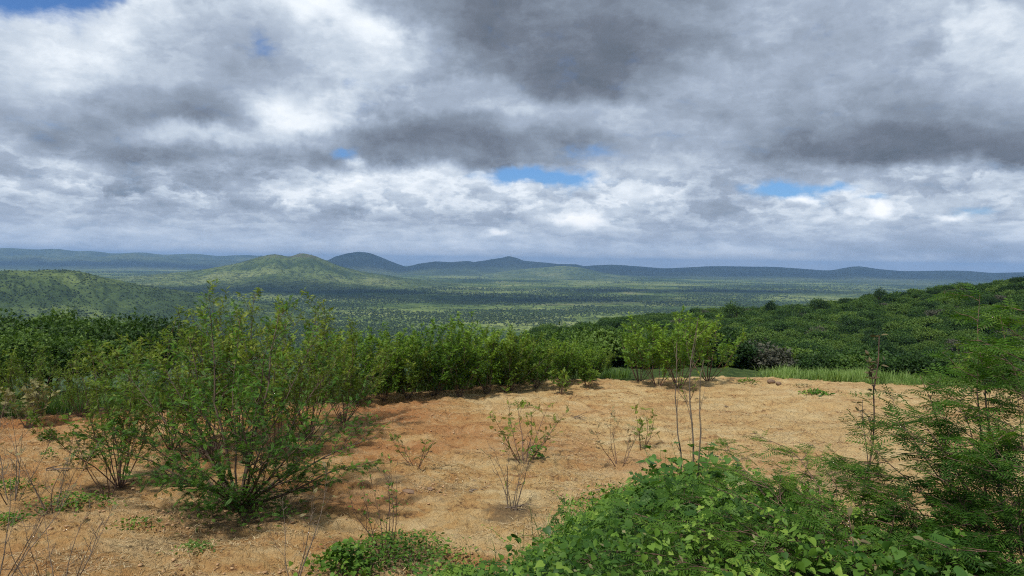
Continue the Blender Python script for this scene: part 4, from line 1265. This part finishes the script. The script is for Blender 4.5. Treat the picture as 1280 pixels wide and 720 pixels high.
# ------------------------------------------------------------------ individual stones and pieces of dead wood
def rock(name, px, py, sz, seed, label, mat=M_rock, flat=0.6, sx=1.0):
    rng = np.random.default_rng(seed)
    p = on_ground(px, py)
    n_a, n_b = 14, 8
    V = []; 
    for i in range(n_b + 1):
        th = math.pi * i / n_b
        for j in range(n_a):
            ph = 2 * math.pi * j / n_a
            d = np.array([math.sin(th) * math.cos(ph), math.sin(th) * math.sin(ph), math.cos(th)])
            k = 1 + 0.7 * float(fbm(d[0] * 1.6 + seed + d[2], d[1] * 1.6 + d[2] * 1.3, 3, seed))
            V.append(d * k * sz * np.array([sx, 0.8, flat]) + np.array([0, 0, sz * flat * 0.4]))
    i = np.arange(n_b)[:, None] * n_a; j = np.arange(n_a)[None, :]; j2 = (j + 1) % n_a
    Q = np.stack([i + j, i + n_a + j, i + n_a + j2, i + j2], -1).reshape(-1, 4)
    o = link(name, new_mesh(name, V, Q, None, [mat], None, False), None, (p[0], p[1], float(H(p[0], p[1], True))), float(rng.random() * 6))
    tag(o, label, 'stone'); return o
rock('stone', 964, 478, 0.12, 1, 'larger brown stone at the far side of the sand, left of a touching pair')
rock('stone', 973, 480, 0.10, 2, 'smaller brown stone at the far side of the sand, right of a touching pair')
rock('stone', 1057, 466.5, 0.20, 3, 'dark stone at the edge of the tall grass strip', M_bark, 0.45, 1.3)
rock('stone', 512, 611, 0.085, 4, 'flat brownish stone lying on the sand, left of two near the middle', M_rock, 0.35, 1.5)
rock('stone', 538, 607, 0.06, 5, 'flat brownish stone lying on the sand, right of two near the middle', M_rock, 0.3, 1.6)
rock('stone', 748, 614, 0.06, 6, 'small dark stone beside the edge of the creepers', M_bark, 0.6)
rock('stone', 1014, 558, 0.06, 7, 'small brown stone alone on the right part of the sand')

def dead_wood(px, py, L, seed, label):
    rng = np.random.default_rng(seed); p = on_ground(px, py); z = float(H(p[0], p[1], True))
    ac = Acc(); a = rng.uniform(-0.5, 0.5)
    for b in range(4):
        aa = a + rng.normal(0, 0.5); l = L * rng.uniform(0.5, 1)
        pts, rad = grow_stem(rng, (rng.normal(0, .05), rng.normal(0, .05), 0.02), (math.cos(aa), math.sin(aa), 0.08), l, 0.012, 0.0, 0.12, 6)
        ac.tube(pts, rad, 5)
    tag(link('dead_branch', ac.mesh('dead_branch', M_twig, True), None, (p[0], p[1], z)), label, 'branch')
dead_wood(590, 613, 0.45, 11, 'broken dead branch lying on the sand near the middle')
dead_wood(640, 636, 0.5, 12, 'dead sticks lying at the foot of the bare shrub')
dead_wood(720, 520, 0.5, 13, 'thin dead branch lying on the sand behind the middle shrub')
dead_wood(1180, 503, 0.7, 14, 'dark dead branches lying on the sand behind the mimosa')
dead_wood(60, 590, 0.6, 15, 'dead stick lying on the sand at the left')
dead_wood(900, 505, 0.5, 16, 'thin dead stick lying behind the two bare poles')

# ------------------------------------------------------------------ thin shrubs and saplings on the sand
def thin_shrub(px, by, ty, seed, label, stems=6, spread=0.5, leaf=0.07, keep=0.35, matl=M_leaf_olive, bark=M_bark_red, r0=0.009, tpl=TP_PIN_S, nb=5, name='sapling', w=1.0, base=0.45):
    p = on_ground(px, by); D = math.hypot(p[0], p[1]); h = D * (by - ty) / F
    ms = shrub_meshes(seed, h, spread, stems, leaf, tpl, matl, bark, nb, keep, r0, 0.08, base, 3, lift=0.25, bl=0.5 * w)
    return make_shrub(name, ms, p, 0, 1.0, label, 'shrub')
thin_shrub(655, 578, 492, 701, 'sparse spreading shrub with bare stems in the middle of the sand', 8, 0.75, 0.10, 0.40, r0=0.012)
thin_shrub(640, 638, 545, 702, 'bare dead shrub in front of the sparse middle shrub', 6, 0.30, 0.07, 0.04, bark=M_twig, r0=0.010, name='dead_shrub')
thin_shrub(774, 582, 512, 703, 'thin wispy sapling left of the two tall bare poles', 5, 0.7, 0.08, 0.30, matl=M_leaf_dry)
thin_shrub(802, 560, 510, 704, 'wispy green sapling close to the foot of the creepers', 4, 0.5, 0.10, 0.5)
thin_shrub(482, 692, 578, 705, 'leafy sapling with thin upright stems at bottom left of centre', 7, 0.35, 0.055, 0.30, matl=M_leaf_vine, tpl=TP_OVN)
thin_shrub(66, 640, 560, 706, 'small bare sapling at lower left of the large bush', 5, 0.5, 0.08, 0.12, matl=M_leaf_dry, bark=M_twig, name='dead_shrub')
thin_shrub(135, 618, 520, 707, 'small upright shrub between the left edge and the large bush', 5, 0.4, 0.10, 0.7, matl=M_leaf_hero)
thin_shrub(15, 630, 515, 708, 'leafless twiggy shrub at the left edge of the sand', 7, 0.5, 0.08, 0.10, matl=M_leaf_dry, bark=M_twig, name='dead_shrub')
thin_shrub(-8, 735, 560, 709, 'tangle of leafless twigs in the bottom left corner', 10, 0.7, 0.06, 0.04, matl=M_leaf_dry, bark=M_twig, name='dead_shrub')
thin_shrub(75, 748, 640, 710, 'leafless twigs rising beside the bottom left corner', 8, 0.8, 0.06, 0.04, matl=M_leaf_dry, bark=M_twig, name='dead_shrub')
thin_shrub(368, 722, 600, 711, 'single thin leafless sapling left of the leafy sapling', 3, 0.45, 0.06, 0.08, matl=M_leaf_dry, bark=M_twig, name='dead_shrub')
thin_shrub(520, 585, 535, 712, 'tiny wispy sapling on the sand right of the large bush', 4, 0.6, 0.08, 0.35)
thin_shrub(860, 500, 462, 713, 'tiny bare shrub at the foot of the pair of small trees', 5, 0.6, 0.08, 0.3)
thin_shrub(700, 492, 462, 714, 'small sparse shrub in front of the right end of the row', 5, 0.6, 0.12, 0.6)
thin_shrub(735, 482, 460, 716, 'small grassy shrub at the corner where the row ends', 7, 0.6, 0.12, 0.7)
thin_shrub(1232, 520, 440, 717, 'thin bare-stemmed shrub seen behind the mimosa', 6, 0.5, 0.10, 0.3)
thin_shrub(35, 532, 486, 718, 'pale dry weed clump at the left edge of the far thicket', 9, 0.6, 0.10, 0.9, matl=M_leaf_dry, bark=M_twig, base=0.8)

# low green weeds, each a small thing
def weed(px, py, rad, seed, label, leaf=0.05, n=260, mat=M_leaf_vine, tpl=TP_OVN, h=0.15):
    rng = np.random.default_rng(seed); p = on_ground(px, py)
    x = rng.normal(0, rad * 0.5, n); y = rng.normal(0, rad * 0.4, n)
    zz_ = H(p[0] + x, p[1] + y) - p[2] + rng.random(n) ** 0.7 * h * np.exp(-(x * x + y * y) / rad ** 2)
    ac = Acc(); P = np.stack([x, y, zz_ + 0.01], -1)
    ax = rng.normal(0, 1, (n, 3)); ax[:, 2] *= 0.5; up = np.array([0, 0, 1.]) + rng.normal(0, .5, (n, 3))
    ac.leaves(tpl, P, ax, up, leaf * rng.uniform(.6, 1.3, n), tintv(rng, P, 0.45, 0.17))
    o = link('weed', None, None, p); tag(o, label, 'weed'); f = link('leaves', ac.mesh('leaves', mat), o); f['kind'] = 'stuff'; return o
weed(298, 640, 0.75, 801, 'low green weeds around the foot of the large bush', 0.07, 800, M_leaf_hero, TP_PIN_S, 0.35)
weed(245, 688, 0.22, 802, 'small bright green weed patch in front of the large bush', 0.05, 160, M_grass, TP_OVN, 0.1)
weed(90, 632, 0.55, 803, 'green weed patch beside the small bare sapling at left', 0.06, 420)
weed(12, 612, 0.35, 804, 'green weed patch at the left edge of the sand', 0.06, 220)
weed(62, 550, 0.16, 805, 'small dark green tuft alone on the sand at left', 0.07, 150, M_leaf_dark, TP_OVN, 0.2)
weed(60, 571, 0.14, 806, 'tiny tuft below the dark one at left', 0.05, 60)
weed(500, 700, 0.75, 807, 'leafy weed patch at the foot of the leafy sapling', 0.055, 1300, M_leaf_vine, TP_OVN, 0.28)
weed(430, 712, 0.35, 808, 'leafy weeds left of the leafy sapling', 0.06, 420, M_leaf_vine, TP_HEART, 0.3)
weed(1020, 493, 0.40, 809, 'flat green tuft on the far right part of the sand', 0.09, 260, M_leaf_hero, TP_OVN, 0.12)
weed(1075, 495, 0.5, 810, 'thin green patch right of the flat tuft', 0.06, 120, M_grass, TP_OVN, 0.06)
weed(935, 478, 0.35, 811, 'thin green tuft near the far edge of the sand', 0.07, 120, M_leaf_olive, TP_OVN, 0.12)
weed(650, 508, 0.25, 812, 'small tuft on the sand behind the middle shrub', 0.06, 90, M_leaf_olive)
weed(10, 655, 0.3, 813, 'dark green weeds low at the left edge', 0.06, 160, M_leaf_hero)
weed(1005, 484, 0.3, 814, 'brownish tuft just behind the flat green tuft', 0.06, 90, M_leaf_dry, TP_OVN, 0.1)
weed(170, 660, 0.3, 815, 'sparse green creeper strip in front of the left bushes', 0.05, 110)

# plants with leaves large enough to pick out
LEAFM = {}
def leaf_mesh(kind, mat):
    k = (kind, mat.name)
    if k not in LEAFM:
        ac = Acc()
        tpl = {'heart': TP_HEART, 'ovate': TP_OV}[kind]
        ac.leaves(tpl, np.zeros((1, 3)), np.array([[0, 1., 0]]), np.array([[0, 0, 1.]]), np.array([1.0]), np.array([0.5]))
        LEAFM[k] = ac.mesh('leaf', mat, True)
    return LEAFM[k]
def broad_plant(base, n, height, spread, leaf, seed, label, mat=M_leaf_broad, kind='heart', name='broad_leaved_plant'):
    rng = np.random.default_rng(seed)
    t = link(name, None, None, base); tag(t, label, 'plant')
    ns = max(3, n // 9); lm = leaf_mesh(kind, mat)
    for s in range(ns):
        a = 6.283 * (s + rng.random()) / ns; tl_ = spread * rng.uniform(0.2, 1)
        pts, rad = grow_stem(rng, (0, 0, -0.03), (math.cos(a) * tl_, math.sin(a) * tl_, 1), height * rng.uniform(.75, 1.1), 0.006, 0.05, 0.12)
        ac = Acc(); ac.tube(pts, rad, 5); 
        for l in range(n // ns):
            tt = 0.30 + 0.70 * (l + rng.random() * 0.5) / (n // ns)
            i = min(int(tt * 8), 7); p = pts[i] + (pts[i + 1] - pts[i]) * (tt * 8 - i)
            b = l * 2.4 + rng.random(); d = np.array([math.cos(b), math.sin(b), rng.uniform(-0.35, 0.35)])
            q_ = p + d * leaf * 0.45
            ac.tube(np.array([p, (p + q_) / 2 + [0, 0, .01], q_]), [0.002, 0.002, 0.0015], 3)
            d2 = unit(d + np.array([0, 0, -0.25])); upv = unit(np.array([0, -0.25, 1.]) + rng.normal(0, .25, 3))
            sd = unit(np.cross(d2, upv)); nn = np.cross(sd, d2); sz = leaf * rng.uniform(0.6, 1.2)
            M = Matrix(((sd[0] * sz, d2[0] * sz, nn[0] * sz, q_[0]), (sd[1] * sz, d2[1] * sz, nn[1] * sz, q_[1]), (sd[2] * sz, d2[2] * sz, nn[2] * sz, q_[2]), (0, 0, 0, 1)))
            o = link('leaf', lm, t); o.matrix_local = M
        link('stem', ac.mesh('stem', M_grass, True), t)
    return t
def bank_at(px, top_py, dist):
    p = at(px, top_py, dist); gz = float(H(p[0], p[1])); return np.array([p[0], p[1], gz]), p[2] - gz
for (px, ty, D, n, sp, lf, sd, l) in [
        (872, 540, 7.0, 170, 0.50, 0.095, 901, 'tall dark-leaved plant on the bank around the foot of the bare poles'),
        (908, 552, 6.8, 130, 0.6, 0.09, 902, 'dark-leaved plant just right of the tallest one on the bank'),
        (836, 560, 6.9, 130, 0.6, 0.09, 903, 'leafy plant just left of the tallest one on the bank'),
        (1130, 650, 3.9, 20, 0.8, 0.11, 904, 'plant with large pale green leaves at the bottom right under the mimosa'),
        (1165, 668, 3.7, 18, 0.8, 0.12, 905, 'plant with large leaves at the bottom edge, rightmost of the broad-leaved ones'),
        (1075, 648, 4.4, 16, 0.7, 0.11, 906, 'small plant with rounded leaves left of the large pale-leaved one'),
        (768, 655, 6.2, 24, 0.7, 0.10, 907, 'pale broad-leaved creeper shoot in the middle of the bank'),
        (700, 640, 7.2, 24, 0.6, 0.09, 908, 'broad-leaved shoot at the left edge of the creepers')]:
    b, h = bank_at(px, ty, D)
    broad_plant(b, n, max(h, 0.25), sp, lf, sd, l)
b = on_ground(672, 575)
broad_plant(b, 26, 0.34, 0.35, 0.10, 909, 'small bright leafy sprig beside the sparse middle shrub', M_leaf_hero, 'ovate')

# tall bare poles and the tall dried weed
def pole(px0, py0, px1, py1, D, seed, label, r0=0.012, twigs=3, leafy=0, name='bare_stem'):
    rng = np.random.default_rng(seed); b = at(px0, py0, D); b[2] = float(H(b[0], b[1])); tp = at(px1, py1, D)
    t = link(name, None, None, b); tag(t, label, 'stem')
    v = tp - b; u = np.linspace(0, 1, 12)[:, None]
    wob = np.cumsum(rng.normal(0, 0.016, (12, 3)), axis=0); wob -= u * wob[-1]
    pts = u * v + wob; pts[0, 2] -= 0.05
    ac = Acc(); rad = r0 * (1 - 0.7 * u[:, 0]); ac.tube(pts, rad, 6)
    anch = []
    for k in range(twigs):
        i = 4 + int(rng.integers(0, 7)); d = unit(np.array([rng.normal(0, .5), rng.normal(0, .5), 1.4]))
        p2, r2 = grow_stem(rng, pts[i], d, 0.35 * rng.uniform(.5, 1.4), rad[i] * .6, 0.1, 0.1, 5); ac.tube(p2, r2, 4)
        anch += [(q_, d) for q_ in p2[2:]]
    link('stem', ac.mesh('stem', M_bark_red if leafy else M_twig, True), t)
    if leafy:
        anch = anch * leafy
        P, ax, up = leaf_arrays(rng, anch + [(pts[i] + rng.normal(0, .02, 3), np.array([0, 0, 1.])) for i in range(6, 12) for _ in range(leafy)])
        fo = Acc(); fo.leaves(TP_OVN, P, ax, up, 0.06 * rng.uniform(.6, 1.2, len(P)), tintv(rng, P, 0.4))
        f = link('dried_leaves', fo.mesh('dried_leaves', M_leaf_dry), t); f['kind'] = 'stuff'
pole(858, 640, 846, 428, 7.2, 21, 'leaning bare pole rising from the bank, left of three', 0.010)
pole(866, 640, 873, 398, 7.2, 22, 'tallest of the three bare poles on the bank', 0.012, 5)
pole(868, 640, 880, 450, 7.0, 23, 'shortest of the three bare poles, leaning right', 0.010, 2)
pole(1072, 640, 1099, 420, 7.4, 24, 'tall thin weed stem with dried brown leaves, left of the mimosa', 0.014, 6, 5, 'dried_weed')
pole(1088, 600, 1078, 500, 7.6, 25, 'short bent stem beside the tall dried weed', 0.008, 1)
